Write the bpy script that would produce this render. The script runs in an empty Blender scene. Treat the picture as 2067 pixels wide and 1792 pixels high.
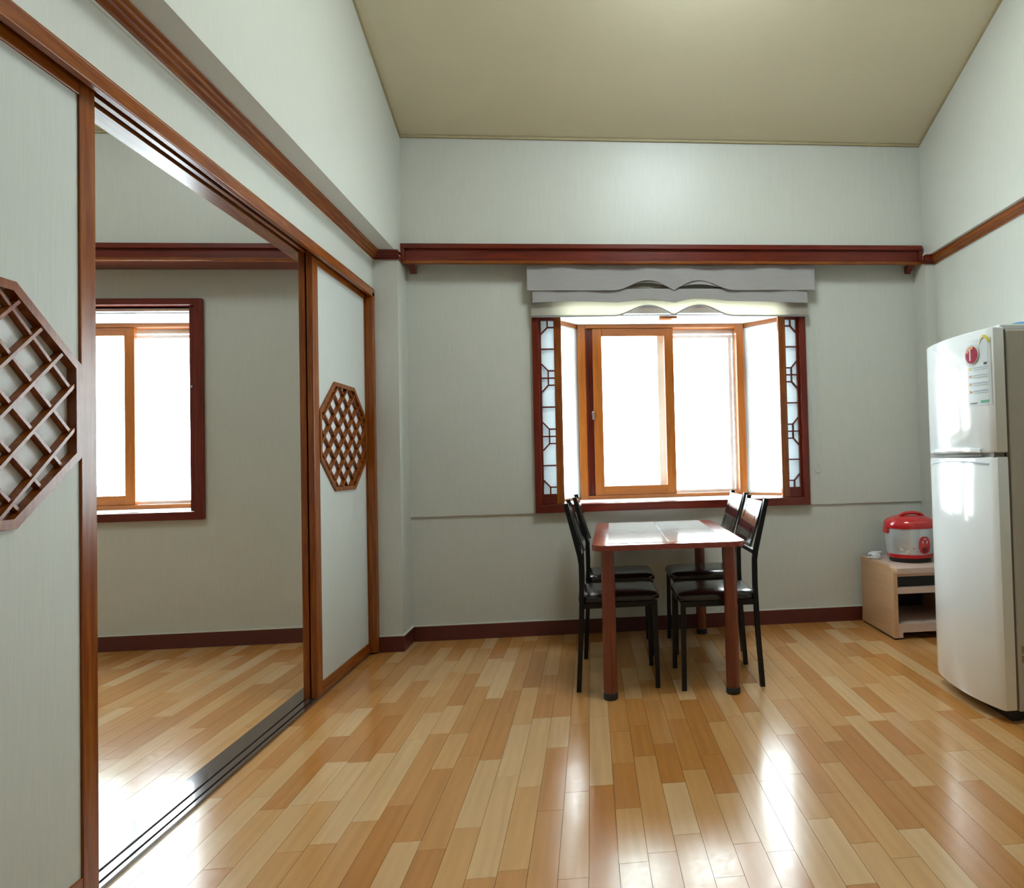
import bpy, bmesh, math, random
from mathutils import Vector, Matrix
random.seed(7)
SC = bpy.context.scene
COL = SC.collection
PI = math.pi

# ------------------------------------------------------------------ camera
IMG_W, IMG_H = 2067.0, 1792.0
F_PX, PX, PY = 1420.0, 1329.03, 893.47
RIGHT = Vector((0.99507598, -0.09582333, -0.02533148))
DOWN = Vector((-0.02284928, 0.02691328, -0.9993766))
FWD = Vector((0.09644535, 0.99503445, 0.02459126))
CAM_H = 1.12
cam_data = bpy.data.cameras.new('camera')
cam = bpy.data.objects.new('camera', cam_data)
COL.objects.link(cam)
rot = Matrix((RIGHT, -DOWN, -FWD)).transposed().to_4x4()
cam.matrix_world = Matrix.Translation((0, 0, CAM_H)) @ rot
cam_data.sensor_fit = 'HORIZONTAL'
cam_data.sensor_width = 36.0
cam_data.lens = F_PX / IMG_W * 36.0
cam_data.shift_x = (IMG_W / 2 - PX) / IMG_W
cam_data.shift_y = (PY - IMG_H / 2) / IMG_W
cam_data.clip_start = 0.02
SC.camera = cam


def project(x, y, z):
    d = Vector((x, y, z - CAM_H))
    w = d.dot(FWD)
    if w < 0.05:
        return None
    return PX + F_PX * d.dot(RIGHT) / w, PY + F_PX * d.dot(DOWN) / w


# ------------------------------------------------------------------ world: even bright overcast sky
world = bpy.data.worlds.new('overcast_sky')
SC.world = world
world.use_nodes = True
bg = world.node_tree.nodes['Background']
bg.inputs[0].default_value = (0.88, 0.95, 1.0, 1)
bg.inputs[1].default_value = 9.0

# ------------------------------------------------------------------ exposure
SC.view_settings.view_transform = 'Standard'
SC.view_settings.look = 'None'
SC.view_settings.gamma = 1.0
SC.view_settings.use_curve_mapping = False
SC.view_settings.exposure = 0.86
cy = SC.cycles
cy.max_bounces = 5
cy.diffuse_bounces = 3
cy.glossy_bounces = 3
cy.transmission_bounces = 3
cy.transparent_max_bounces = 10
cy.caustics_reflective = False
cy.caustics_refractive = False
cy.adaptive_threshold = 0.1
cy.adaptive_min_samples = 16
cy.sample_clamp_indirect = 5.0
cy.blur_glossy = 1.0
LAMP_MAIN = 17.0       # emission strength of the ceiling lamp diffusers
LAMP_SIDE = 8.0

# ------------------------------------------------------------------ materials
def srgb(r, g, b):
    f = lambda c: ((c / 255) / 12.92) if c / 255 <= 0.04045 else (((c / 255) + 0.055) / 1.055) ** 2.4
    return (f(r), f(g), f(b))


def new_mat(name):
    m = bpy.data.materials.new(name)
    m.use_nodes = True
    nt = m.node_tree
    return m, nt, nt.nodes['Principled BSDF']


def mat_plain(name, col, rough=0.5, spec=0.5, metal=0.0, coat=0.0, noise=0.0, scale=30.0, bump=0.0):
    m, nt, p = new_mat(name)
    p.inputs['Roughness'].default_value = rough
    p.inputs['Specular IOR Level'].default_value = spec
    p.inputs['Metallic'].default_value = metal
    p.inputs['Coat Weight'].default_value = coat
    p.inputs['Coat Roughness'].default_value = 0.06
    tc = nt.nodes.new('ShaderNodeTexCoord')
    n = nt.nodes.new('ShaderNodeTexNoise')
    n.inputs['Scale'].default_value = scale
    n.inputs['Detail'].default_value = 4
    nt.links.new(tc.outputs['Object'], n.inputs['Vector'])
    r = nt.nodes.new('ShaderNodeMapRange')
    r.inputs['To Min'].default_value = 1 - noise
    r.inputs['To Max'].default_value = 1 + noise
    nt.links.new(n.outputs['Fac'], r.inputs['Value'])
    mx = nt.nodes.new('ShaderNodeVectorMath')
    mx.operation = 'SCALE'
    mx.inputs[0].default_value = col
    nt.links.new(r.outputs['Result'], mx.inputs['Scale'])
    nt.links.new(mx.outputs['Vector'], p.inputs['Base Color'])
    if bump:
        b = nt.nodes.new('ShaderNodeBump')
        b.inputs['Strength'].default_value = bump
        b.inputs['Distance'].default_value = 0.002
        nt.links.new(n.outputs['Fac'], b.inputs['Height'])
        nt.links.new(b.outputs['Normal'], p.inputs['Normal'])
    return m


def mat_wood(name, dark, light, axis, rough=0.28, coat=0.35, world_pos=False):
    m, nt, p = new_mat(name)
    tc = nt.nodes.new('ShaderNodeTexCoord')
    mp = nt.nodes.new('ShaderNodeMapping')
    s = [26.0, 26.0, 26.0]
    s['xyz'.index(axis)] = 1.6
    mp.inputs['Scale'].default_value = s
    nt.links.new(tc.outputs['Object'], mp.inputs['Vector'])
    n = nt.nodes.new('ShaderNodeTexNoise')
    n.inputs['Scale'].default_value = 2.0
    n.inputs['Detail'].default_value = 6
    n.inputs['Roughness'].default_value = 0.65
    n.inputs['Distortion'].default_value = 0.6
    nt.links.new(mp.outputs['Vector'], n.inputs['Vector'])
    cr = nt.nodes.new('ShaderNodeValToRGB')
    cr.color_ramp.elements[0].position = 0.33
    cr.color_ramp.elements[0].color = (*dark, 1)
    cr.color_ramp.elements[1].position = 0.68
    cr.color_ramp.elements[1].color = (*light, 1)
    nt.links.new(n.outputs['Fac'], cr.inputs['Fac'])
    nt.links.new(cr.outputs['Color'], p.inputs['Base Color'])
    p.inputs['Roughness'].default_value = rough
    p.inputs['Specular IOR Level'].default_value = 0.42
    p.inputs['Coat Weight'].default_value = coat
    p.inputs['Coat Roughness'].default_value = 0.12
    b = nt.nodes.new('ShaderNodeBump')
    b.inputs['Strength'].default_value = 0.08
    b.inputs['Distance'].default_value = 0.001
    nt.links.new(n.outputs['Fac'], b.inputs['Height'])
    nt.links.new(b.outputs['Normal'], p.inputs['Normal'])
    return m


def mat_paper(name, col, rough=0.42, spec=0.35, streak=0.05, axis_scale=(170, 170, 9)):
    """embossed wallpaper with fine vertical ribs"""
    m, nt, p = new_mat(name)
    tc = nt.nodes.new('ShaderNodeTexCoord')
    mp = nt.nodes.new('ShaderNodeMapping')
    mp.inputs['Scale'].default_value = axis_scale
    nt.links.new(tc.outputs['Object'], mp.inputs['Vector'])
    n = nt.nodes.new('ShaderNodeTexNoise')
    n.inputs['Scale'].default_value = 1.0
    n.inputs['Detail'].default_value = 1
    nt.links.new(mp.outputs['Vector'], n.inputs['Vector'])
    n2 = nt.nodes.new('ShaderNodeTexNoise')
    n2.inputs['Scale'].default_value = 1.3
    n2.inputs['Detail'].default_value = 1
    nt.links.new(tc.outputs['Object'], n2.inputs['Vector'])
    add = nt.nodes.new('ShaderNodeMath')
    add.operation = 'MULTIPLY_ADD'
    nt.links.new(n2.outputs['Fac'], add.inputs[0])
    add.inputs[1].default_value = 0.4
    nt.links.new(n.outputs['Fac'], add.inputs[2])
    r = nt.nodes.new('ShaderNodeMapRange')
    r.inputs['From Min'].default_value = 0.2
    r.inputs['From Max'].default_value = 1.2
    r.inputs['To Min'].default_value = 1 - streak
    r.inputs['To Max'].default_value = 1 + streak
    nt.links.new(add.outputs['Value'], r.inputs['Value'])
    mx = nt.nodes.new('ShaderNodeVectorMath')
    mx.operation = 'SCALE'
    mx.inputs[0].default_value = col
    nt.links.new(r.outputs['Result'], mx.inputs['Scale'])
    nt.links.new(mx.outputs['Vector'], p.inputs['Base Color'])
    p.inputs['Roughness'].default_value = rough
    p.inputs['Specular IOR Level'].default_value = spec
    b = nt.nodes.new('ShaderNodeBump')
    b.inputs['Strength'].default_value = 0.25
    b.inputs['Distance'].default_value = 0.0012
    nt.links.new(n.outputs['Fac'], b.inputs['Height'])
    nt.links.new(b.outputs['Normal'], p.inputs['Normal'])
    return m


def mat_floor():
    m, nt, p = new_mat('plank_vinyl')
    N, L = nt.nodes, nt.links
    geo = N.new('ShaderNodeNewGeometry')
    oi = N.new('ShaderNodeObjectInfo')
    a = N.new('ShaderNodeMath'); a.operation = 'ADD'
    L.new(oi.outputs['Random'], a.inputs[0])
    L.new(geo.outputs['Random Per Island'], a.inputs[1])
    fr = N.new('ShaderNodeMath'); fr.operation = 'FRACT'
    L.new(a.outputs[0], fr.inputs[0])
    # grain in world space, shifted per plank
    off = N.new('ShaderNodeVectorMath'); off.operation = 'SCALE'
    off.inputs[0].default_value = (13.7, 31.1, 0)
    L.new(fr.outputs[0], off.inputs['Scale'])
    ps = N.new('ShaderNodeVectorMath'); ps.operation = 'ADD'
    L.new(geo.outputs['Position'], ps.inputs[0]); L.new(off.outputs[0], ps.inputs[1])
    mp = N.new('ShaderNodeMapping'); mp.inputs['Scale'].default_value = (34, 2.2, 1)
    L.new(ps.outputs[0], mp.inputs['Vector'])
    n = N.new('ShaderNodeTexNoise')
    n.inputs['Scale'].default_value = 1.1; n.inputs['Detail'].default_value = 2.5
    n.inputs['Distortion'].default_value = 0.5
    L.new(mp.outputs[0], n.inputs['Vector'])
    mp2 = N.new('ShaderNodeMapping'); mp2.inputs['Scale'].default_value = (5, 0.5, 1)
    L.new(ps.outputs[0], mp2.inputs['Vector'])
    w = N.new('ShaderNodeTexWave')
    w.bands_direction = 'X'
    w.inputs['Scale'].default_value = 1.6; w.inputs['Distortion'].default_value = 7.0
    w.inputs['Detail'].default_value = 1
    L.new(mp2.outputs[0], w.inputs['Vector'])
    cr = N.new('ShaderNodeValToRGB')
    cr.color_ramp.interpolation = 'LINEAR'
    e = cr.color_ramp.elements
    e[0].position = 0.0; e[0].color = (*FLOOR_DARK, 1)
    e[1].position = 1.0; e[1].color = (*FLOOR_LIGHT, 1)
    k = e.new(0.34); k.color = (*FLOOR_MID, 1)
    k = e.new(0.62); k.color = (*FLOOR_MID2, 1)
    L.new(fr.outputs[0], cr.inputs['Fac'])
    g = N.new('ShaderNodeMath'); g.operation = 'MULTIPLY_ADD'
    L.new(w.outputs['Fac'], g.inputs[0]); g.inputs[1].default_value = 0.2
    L.new(n.outputs['Fac'], g.inputs[2])
    r = N.new('ShaderNodeMapRange')
    r.inputs['From Min'].default_value = 0.25; r.inputs['From Max'].default_value = 0.95
    r.inputs['To Min'].default_value = 0.89; r.inputs['To Max'].default_value = 1.08
    L.new(g.outputs[0], r.inputs['Value'])
    mx = N.new('ShaderNodeVectorMath'); mx.operation = 'SCALE'
    L.new(cr.outputs['Color'], mx.inputs[0]); L.new(r.outputs['Result'], mx.inputs['Scale'])
    L.new(mx.outputs[0], p.inputs['Base Color'])
    # lightly rippled glossy sheet
    nb = N.new('ShaderNodeTexNoise'); nb.inputs['Scale'].default_value = 7; nb.inputs['Detail'].default_value = 1
    L.new(geo.outputs['Position'], nb.inputs['Vector'])
    b = N.new('ShaderNodeBump'); b.inputs['Strength'].default_value = 0.16; b.inputs['Distance'].default_value = 0.004
    L.new(nb.outputs['Fac'], b.inputs['Height'])
    L.new(b.outputs['Normal'], p.inputs['Normal'])
    ns = N.new('ShaderNodeTexNoise'); ns.inputs['Scale'].default_value = 45; ns.inputs['Detail'].default_value = 1
    L.new(geo.outputs['Position'], ns.inputs['Vector'])
    rr = N.new('ShaderNodeMapRange'); rr.inputs['To Min'].default_value = 0.13; rr.inputs['To Max'].default_value = 0.25
    L.new(ns.outputs['Fac'], rr.inputs['Value'])
    L.new(rr.outputs['Result'], p.inputs['Roughness'])
    p.inputs['Specular IOR Level'].default_value = 1.0
    return m


FLOOR_DARK = (0.48, 0.195, 0.045)
FLOOR_MID = (0.54, 0.245, 0.070)
FLOOR_MID2 = (0.60, 0.315, 0.115)
FLOOR_LIGHT = (0.66, 0.41, 0.20)


def mat_glass(name, tint=(0.96, 0.99, 0.98)):
    m = bpy.data.materials.new(name)
    m.use_nodes = True
    nt = m.node_tree
    nt.nodes.clear()
    out = nt.nodes.new('ShaderNodeOutputMaterial')
    mix = nt.nodes.new('ShaderNodeMixShader')
    tr = nt.nodes.new('ShaderNodeBsdfTransparent'); tr.inputs[0].default_value = (*tint, 1)
    gl = nt.nodes.new('ShaderNodeBsdfGlossy'); gl.inputs['Roughness'].default_value = 0.02
    lw = nt.nodes.new('ShaderNodeLayerWeight'); lw.inputs[0].default_value = 0.5
    pw = nt.nodes.new('ShaderNodeMath'); pw.operation = 'POWER'; pw.inputs[1].default_value = 5.0
    nt.links.new(lw.outputs['Facing'], pw.inputs[0])
    fr = nt.nodes.new('ShaderNodeMath'); fr.operation = 'MULTIPLY_ADD'
    nt.links.new(pw.outputs[0], fr.inputs[0]); fr.inputs[1].default_value = 0.5; fr.inputs[2].default_value = 0.03
    nt.links.new(fr.outputs[0], mix.inputs[0])
    nt.links.new(tr.outputs[0], mix.inputs[1]); nt.links.new(gl.outputs[0], mix.inputs[2])
    nt.links.new(mix.outputs[0], out.inputs[0])
    return m


def mat_translucent(name, col, tcol, fac):
    m = bpy.data.materials.new(name)
    m.use_nodes = True
    nt = m.node_tree
    nt.nodes.clear()
    out = nt.nodes.new('ShaderNodeOutputMaterial')
    mix = nt.nodes.new('ShaderNodeMixShader'); mix.inputs[0].default_value = fac
    d = nt.nodes.new('ShaderNodeBsdfDiffuse')
    t = nt.nodes.new('ShaderNodeBsdfTranslucent'); t.inputs[0].default_value = (*tcol, 1)
    tc = nt.nodes.new('ShaderNodeTexCoord')
    mp = nt.nodes.new('ShaderNodeMapping'); mp.inputs['Scale'].default_value = (6, 6, 90)
    n = nt.nodes.new('ShaderNodeTexNoise'); n.inputs['Scale'].default_value = 2; n.inputs['Detail'].default_value = 4
    nt.links.new(tc.outputs['Object'], mp.inputs[0]); nt.links.new(mp.outputs[0], n.inputs['Vector'])
    r = nt.nodes.new('ShaderNodeMapRange'); r.inputs['To Min'].default_value = 0.86; r.inputs['To Max'].default_value = 1.1
    nt.links.new(n.outputs['Fac'], r.inputs['Value'])
    mx = nt.nodes.new('ShaderNodeVectorMath'); mx.operation = 'SCALE'; mx.inputs[0].default_value = col
    nt.links.new(r.outputs[0], mx.inputs['Scale'])
    nt.links.new(mx.outputs[0], d.inputs[0])
    nt.links.new(d.outputs[0], mix.inputs[1]); nt.links.new(t.outputs[0], mix.inputs[2])
    nt.links.new(mix.outputs[0], out.inputs[0])
    return m


def mat_emit(name, col, strength):
    m = bpy.data.materials.new(name)
    m.use_nodes = True
    nt = m.node_tree
    p = nt.nodes['Principled BSDF']
    p.inputs['Base Color'].default_value = (0.9, 0.9, 0.9, 1)
    p.inputs['Emission Color'].default_value = (*col, 1)
    p.inputs['Emission Strength'].default_value = strength
    return m


PAPER = mat_paper('wallpaper_cream', (0.595, 0.605, 0.552), rough=0.40, spec=0.6)
PAPER_CEIL = mat_paper('ceiling_paper_khaki', (0.70, 0.635, 0.455), rough=0.6, spec=0.2, axis_scale=(150, 150, 150))
LATTICE_WHITE = mat_plain('lattice_white_paper', (0.72, 0.73, 0.74), rough=0.7, noise=0.04)
DOOR_PAPER = mat_paper('door_paper_pale', (0.58, 0.605, 0.57), rough=0.5, spec=0.3)
MAHO = {a: mat_wood('mahogany_' + a, (0.085, 0.005, 0.0015), (0.18, 0.018, 0.004), a, rough=0.28, coat=0.0) for a in 'xyz'}
DOORW = {a: mat_wood('door_wood_' + a, (0.16, 0.028, 0.003), (0.31, 0.088, 0.008), a, rough=0.26, coat=0.0) for a in 'xyz'}
BAYW = {a: mat_wood('bay_wood_' + a, (0.22, 0.058, 0.007), (0.31, 0.095, 0.013), a, coat=0.0) for a in 'xyz'}
TABLEW = mat_wood('table_wood', (0.22, 0.032, 0.020), (0.30, 0.055, 0.032), 'y', rough=0.15, coat=0.5)
TABLELEG = mat_wood('table_leg_wood', (0.15, 0.030, 0.016), (0.21, 0.048, 0.026), 'z', rough=0.25, coat=0.4)
BASEB = mat_plain('baseboard_brown', (0.095, 0.018, 0.012), rough=0.32, noise=0.25, scale=18)
SILLDARK = mat_plain('threshold_dark_brown', (0.06, 0.036, 0.03), rough=0.16, spec=0.6, coat=0.6, noise=0.2)
GROOVE = mat_plain('groove_black', (0.008, 0.007, 0.007), rough=0.6)
WHITE_ALU = mat_plain('white_aluminium', (0.78, 0.82, 0.83), rough=0.35, noise=0.03)
WHITE_BOARD = mat_plain('white_board', (0.82, 0.82, 0.80), rough=0.25, noise=0.03)
GLASS = mat_glass('window_glass')
RICE = mat_translucent('rice_paper', (0.80, 0.84, 0.84), (0.85, 0.92, 0.96), 0.30)
VALANCE = mat_translucent('valance_linen', (0.42, 0.40, 0.395), (0.55, 0.50, 0.42), 0.10)
BLIND = mat_translucent('blind_linen', (0.56, 0.54, 0.51), (0.88, 0.85, 0.72), 0.62)
HEM = mat_plain('hem_grey', (0.25, 0.24, 0.26), rough=0.8, noise=0.1)
BLACK = mat_plain('black_lacquer', (0.004, 0.004, 0.005), rough=0.35, spec=0.3, noise=0.2)
BLACK_GLOSS = mat_plain('black_gloss_back', (0.006, 0.006, 0.008), rough=0.10, spec=0.8, coat=0.8, noise=0.2)
VINYL = mat_plain('brown_black_vinyl', (0.018, 0.010, 0.009), rough=0.22, spec=0.6, noise=0.25, scale=60, bump=0.1)
RUBBER = mat_plain('black_rubber', (0.015, 0.015, 0.015), rough=0.6, noise=0.1)
TILE = mat_plain('cream_table_tile', (0.76, 0.73, 0.70), rough=0.10, spec=0.6, coat=0.5, noise=0.06, scale=8)
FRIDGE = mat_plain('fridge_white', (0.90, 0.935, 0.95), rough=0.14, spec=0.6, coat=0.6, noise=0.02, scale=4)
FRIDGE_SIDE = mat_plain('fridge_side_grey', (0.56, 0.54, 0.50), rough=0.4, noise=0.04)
GASKET = mat_plain('gasket_grey', (0.16, 0.14, 0.11), rough=0.6, noise=0.1)
CABW = mat_wood('pale_oak', (0.56, 0.33, 0.17), (0.63, 0.39, 0.22), 'y', rough=0.38, coat=0.1)
CABF = mat_plain('pale_oak_edge', (0.62, 0.46, 0.38), rough=0.4, noise=0.06)
CABBACK = mat_plain('cabinet_inner_dark', (0.012, 0.009, 0.008), rough=0.5, noise=0.2)  # near black: puts the shade inside the open shelves into the colour
RED = mat_plain('red_plastic', (0.52, 0.008, 0.014), rough=0.16, spec=0.6, coat=0.5, noise=0.05)
SILVER = mat_plain('silver_steel', (0.66, 0.70, 0.74), rough=0.28, metal=0.55, noise=0.05)
CHROME = mat_plain('chrome', (0.7, 0.7, 0.7), rough=0.15, metal=1.0)
WPLASTIC = mat_plain('white_plastic', (0.75, 0.77, 0.80), rough=0.35, noise=0.05)
BLUE = mat_plain('blue_plastic', (0.02, 0.25, 0.75), rough=0.3, noise=0.3, scale=12)
GREEN = mat_plain('green_plastic', (0.20, 0.55, 0.25), rough=0.35, noise=0.2)
YELLOW = mat_plain('yellow_print', (0.75, 0.62, 0.05), rough=0.4, noise=0.1)
ORANGE = mat_plain('orange_print', (0.75, 0.25, 0.05), rough=0.4, noise=0.1)
PRINT_GREEN = mat_plain('green_print', (0.10, 0.40, 0.22), rough=0.4, noise=0.1)
PRINT_GREY = mat_plain('grey_print', (0.42, 0.50, 0.58), rough=0.4, noise=0.1)
PRINT_DARK = mat_plain('dark_print', (0.10, 0.07, 0.12), rough=0.4, noise=0.1)
CRIMSON = mat_plain('crimson_magnet', (0.42, 0.02, 0.06), rough=0.12, coat=0.8, noise=0.7, scale=60)
MAGRIM = mat_plain('magnet_glass', (0.72, 0.72, 0.72), rough=0.08, coat=0.8, noise=0.1)
CAULK = mat_plain('pale_caulk', (0.64, 0.63, 0.56), rough=0.6, noise=0.04)
FLOORM = mat_floor()
SUBFLOOR = mat_plain('subfloor_brown', (0.10, 0.06, 0.03), rough=0.7, noise=0.2)
LAMP_HOUSE = mat_plain('lamp_housing_white', (0.8, 0.8, 0.8), rough=0.4, noise=0.02)
LAMP_M = mat_emit('lamp_diffuser_cool', (0.80, 0.93, 1.0), LAMP_MAIN)
LAMP_S = mat_emit('lamp_diffuser_side', (0.80, 0.93, 1.0), LAMP_SIDE)


# ------------------------------------------------------------------ mesh helpers
class MB:
    """collects shapes (world coordinates) into one mesh"""
    def __init__(self):
        self.bm = bmesh.new()

    def box(self, x0, x1, y0, y1, z0, z1, bevel=0.0, mat=None, seg=2):
        vs = [self.bm.verts.new((x, y, z)) for x in (x0, x1) for y in (y0, y1) for z in (z0, z1)]
        idx = [(0, 1, 3, 2), (4, 6, 7, 5), (0, 4, 5, 1), (2, 3, 7, 6), (0, 2, 6, 4), (1, 5, 7, 3)]
        fs = [self.bm.faces.new([vs[i] for i in q]) for q in idx]
        if mat is not None:
            for v in vs:
                v.co = mat @ v.co
        if bevel:
            es = {e for f in fs for e in f.edges}
            bmesh.ops.bevel(self.bm, geom=list(es), offset=bevel, segments=seg, affect='EDGES', profile=0.5)
        return self

    def prism(self, pts, vec):
        """polygon pts (list of 3-vectors) extruded along vec"""
        v = Vector(vec)
        a = [self.bm.verts.new(p) for p in pts]
        b = [self.bm.verts.new(Vector(p) + v) for p in pts]
        n = len(pts)
        self.bm.faces.new(a)
        self.bm.faces.new(b[::-1])
        for i in range(n):
            self.bm.faces.new((a[i], b[i], b[(i + 1) % n], a[(i + 1) % n]))
        return self

    def sweep(self, pts, r, n=8, square=False, closed=False):
        """tube along a polyline"""
        pts = [Vector(p) for p in pts]
        if square:
            n = 4
        rings = []
        up0 = None
        m = len(pts)
        for i, p in enumerate(pts):
            if closed:
                t = (pts[(i + 1) % m] - pts[i - 1]).normalized()
            else:
                t = (pts[min(i + 1, m - 1)] - pts[max(i - 1, 0)]).normalized()
            if up0 is None:
                up0 = Vector((0, 1, 0)) if abs(t.y) < 0.9 else Vector((1, 0, 0))
            s = t.cross(up0).normalized()
            u = s.cross(t).normalized()
            up0 = u
            ri = r if not isinstance(r, (list, tuple)) else r[i]
            ring = []
            for k in range(n):
                a = 2 * PI * k / n + (PI / 4 if square else 0)
                q = ri * (1.4142 if square else 1)
                ring.append(self.bm.verts.new(p + s * math.cos(a) * q + u * math.sin(a) * q))
            rings.append(ring)
        mm = m if closed else m - 1
        for i in range(mm):
            A, B = rings[i], rings[(i + 1) % m]
            for k in range(n):
                self.bm.faces.new((A[k], A[(k + 1) % n], B[(k + 1) % n], B[k]))
        if not closed:
            self.bm.faces.new(rings[0][::-1])
            self.bm.faces.new(rings[-1])
        return self

    def lathe(self, prof, cx, cy, n=40, sx=1.0, sy=1.0):
        rings = []
        for (r, z) in prof:
            if r < 1e-6:
                rings.append([self.bm.verts.new((cx, cy, z))])
            else:
                rings.append([self.bm.verts.new((cx + sx * r * math.cos(2 * PI * k / n), cy + sy * r * math.sin(2 * PI * k / n), z)) for k in range(n)])
        for A, B in zip(rings, rings[1:]):
            for k in range(n):
                a0, a1 = A[k % len(A)], A[(k + 1) % len(A)]
                b0, b1 = B[k % len(B)], B[(k + 1) % len(B)]
                q = []
                for v in (a0, a1, b1, b0):
                    if v not in q:
                        q.append(v)
                if len(q) > 2:
                    self.bm.faces.new(q)
        for R in (rings[0], rings[-1]):
            if len(R) > 2:
                self.bm.faces.new(R)
        return self

    def grid(self, fn, nu, nv):
        vs = [[self.bm.verts.new(fn(i / nu, j / nv)) for j in range(nv + 1)] for i in range(nu + 1)]
        for i in range(nu):
            for j in range(nv):
                self.bm.faces.new((vs[i][j], vs[i + 1][j], vs[i + 1][j + 1], vs[i][j + 1]))
        return self

    def build(self, name, mat, parent=None, smooth=False, origin=None):
        bmesh.ops.recalc_face_normals(self.bm, faces=self.bm.faces)
        me = bpy.data.meshes.new(name)
        if parent is not None:
            o3 = world_loc(parent)
        elif origin is not None:
            o3 = Vector(origin)
        else:
            o3 = Vector((0, 0, 0))
        if origin is not None and parent is not None:
            o3 = Vector(origin)
        for v in self.bm.verts:
            v.co -= o3
        self.bm.to_mesh(me)
        self.bm.free()
        if mat is not None:
            me.materials.append(mat)
        if smooth:
            for p in me.polygons:
                p.use_smooth = True
            try:
                me.set_sharp_from_angle(angle=math.radians(35))
            except Exception:
                pass
        o = bpy.data.objects.new(name, me)
        COL.objects.link(o)
        if parent is not None:
            o.parent = parent
            o.location = o3 - world_loc(parent)
        else:
            o.location = o3
        return o


def world_loc(o):
    v = Vector((0, 0, 0))
    while o is not None:
        v = v + o.location
        o = o.parent
    return v


def tag(o, label=None, cat=None, group=None, kind=None):
    if label:
        o['label'] = label
    if cat:
        o['category'] = cat
    if group:
        o['group'] = group
    if kind:
        o['kind'] = kind
    return o


def empty(name, loc=(0, 0, 0)):
    o = bpy.data.objects.new(name, None)
    o.empty_display_size = 0.05
    o.location = loc
    COL.objects.link(o)
    return o


def boxo(name, b, mat, parent=None, bevel=0.0, origin=None):
    return MB().box(*b, bevel=bevel).build(name, mat, parent, origin=origin)


def copy_tree(o, parent=None):
    c = o.copy()
    COL.objects.link(c)
    c.parent = parent
    for ch in list(o.children):
        copy_tree(ch, c)
    return c


# ------------------------------------------------------------------ room dimensions (metres; camera stands over the origin)
YB, YF, YC = 4.662, 4.538, 4.432          # back wall, upper back wall, front of the corner columns
XS, XL = -1.158, -1.295                   # upper left wall / column side, door wall face
XR, XRU, XS2 = 2.326, 2.269, 2.257        # right wall, upper right wall, right column side
ZS = 2.44                                 # underside of the overhanging upper walls
ZC, SLOPE = 3.216, 0.3516                 # ceiling at YF and its rise towards the camera
Y2, YF2 = 4.79, 4.55                      # back wall of the side room, its upper wall
RIDGE = 1.9
YREAR = -1.6
XFARL = -4.75                             # far wall of the side room


def zceil(y):
    return ZC + SLOPE * (YF - y) if y >= RIDGE else ZC + SLOPE * (YF - RIDGE) - SLOPE * (RIDGE - y)


ST = 'structure'

# ------------------------------------------------------------------ floors
PITCH = 0.0833
floor = boxo('floor', (-1.336, 2.5, YREAR, 4.75, -0.08, -0.005), SUBFLOOR)
tag(floor, 'glossy orange wood plank floor of the main room', 'floor', kind=ST)
floor2 = boxo('floor.001', (XFARL, -1.48, -0.2, 4.85, -0.08, -0.005), SUBFLOOR)
tag(floor2, 'glossy orange wood plank floor of the side room behind the sliding doors', 'floor', kind=ST)

PLANK = {}


def plank_mesh():
    if 'p' not in PLANK:
        m = MB()
        m.box(-0.5, 0.5, -0.5, 0.5, -0.005, 0.0)
        me = bpy.data.meshes.new('plank')
        m.bm.to_mesh(me)
        m.bm.free()
        me.materials.append(FLOORM)
        PLANK['p'] = me
    return PLANK['p']


def lay(parent, x0, x1, y0, y1, seed):
    rnd = random.Random(seed)
    k0 = math.floor((x0 + 0.53) / PITCH)
    rows = []
    xk = -0.53 + k0 * PITCH
    while xk < x1:
        a, b = max(xk, x0), min(xk + PITCH, x1)
        if b - a > 0.01:
            y = y1 + rnd.uniform(0, 0.2)
            while y > y0:
                ln = rnd.choice((0.31, 0.34, 0.5, 0.62, 0.66))
                c, d = max(y - ln, y0), min(y, y1)
                if d - c > 0.01:
                    rows.append((a, b, c, d))
                y -= ln
        xk += PITCH
    def size(r):
        px = [project(x, y, 0) for x in (r[0], r[1]) for y in (r[2], r[3])]
        if any(p is None for p in px):
            return 0
        cx = sum(p[0] for p in px) / 4
        cy = sum(p[1] for p in px) / 4
        mx, my = min(p[0] for p in px), min(p[1] for p in px)
        Mx, My = max(p[0] for p in px), max(p[1] for p in px)
        if Mx < 0 or mx > IMG_W or My < 0 or my > IMG_H:
            return 0
        if parent is floor2 and (mx < 150 or cx > 640):
            return 0.0
        return (Mx - mx) * (My - my)
    rows.sort(key=size, reverse=True)
    gap = 0.0006
    rest = MB()
    for i, r in enumerate(rows):
        if i < 290 and size(r) > 0:
            o = bpy.data.objects.new('plank', plank_mesh())
            COL.objects.link(o)
            o.parent = parent
            o.location = ((r[0] + r[1]) / 2, (r[2] + r[3]) / 2, 0)
            o.scale = (r[1] - r[0] - gap * 2, r[3] - r[2] - gap * 2, 1)
        else:
            rest.box(r[0] + gap, r[1] - gap, r[2] + gap, r[3] - gap, -0.005, 0.0)
    o = rest.build('plank_remainder', FLOORM, parent)
    o['kind'] = 'stuff'


lay(floor, -1.336, 2.40, YREAR, YB + 0.03, 3)
lay(floor2, XFARL, -1.48, -0.2, Y2 + 0.02, 11)

# ------------------------------------------------------------------ walls
def wall(name, boxes, label, mat=PAPER):
    m = MB()
    for b in boxes:
        m.box(*b)
    return tag(m.build(name, mat), label, 'wall', kind=ST)


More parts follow.
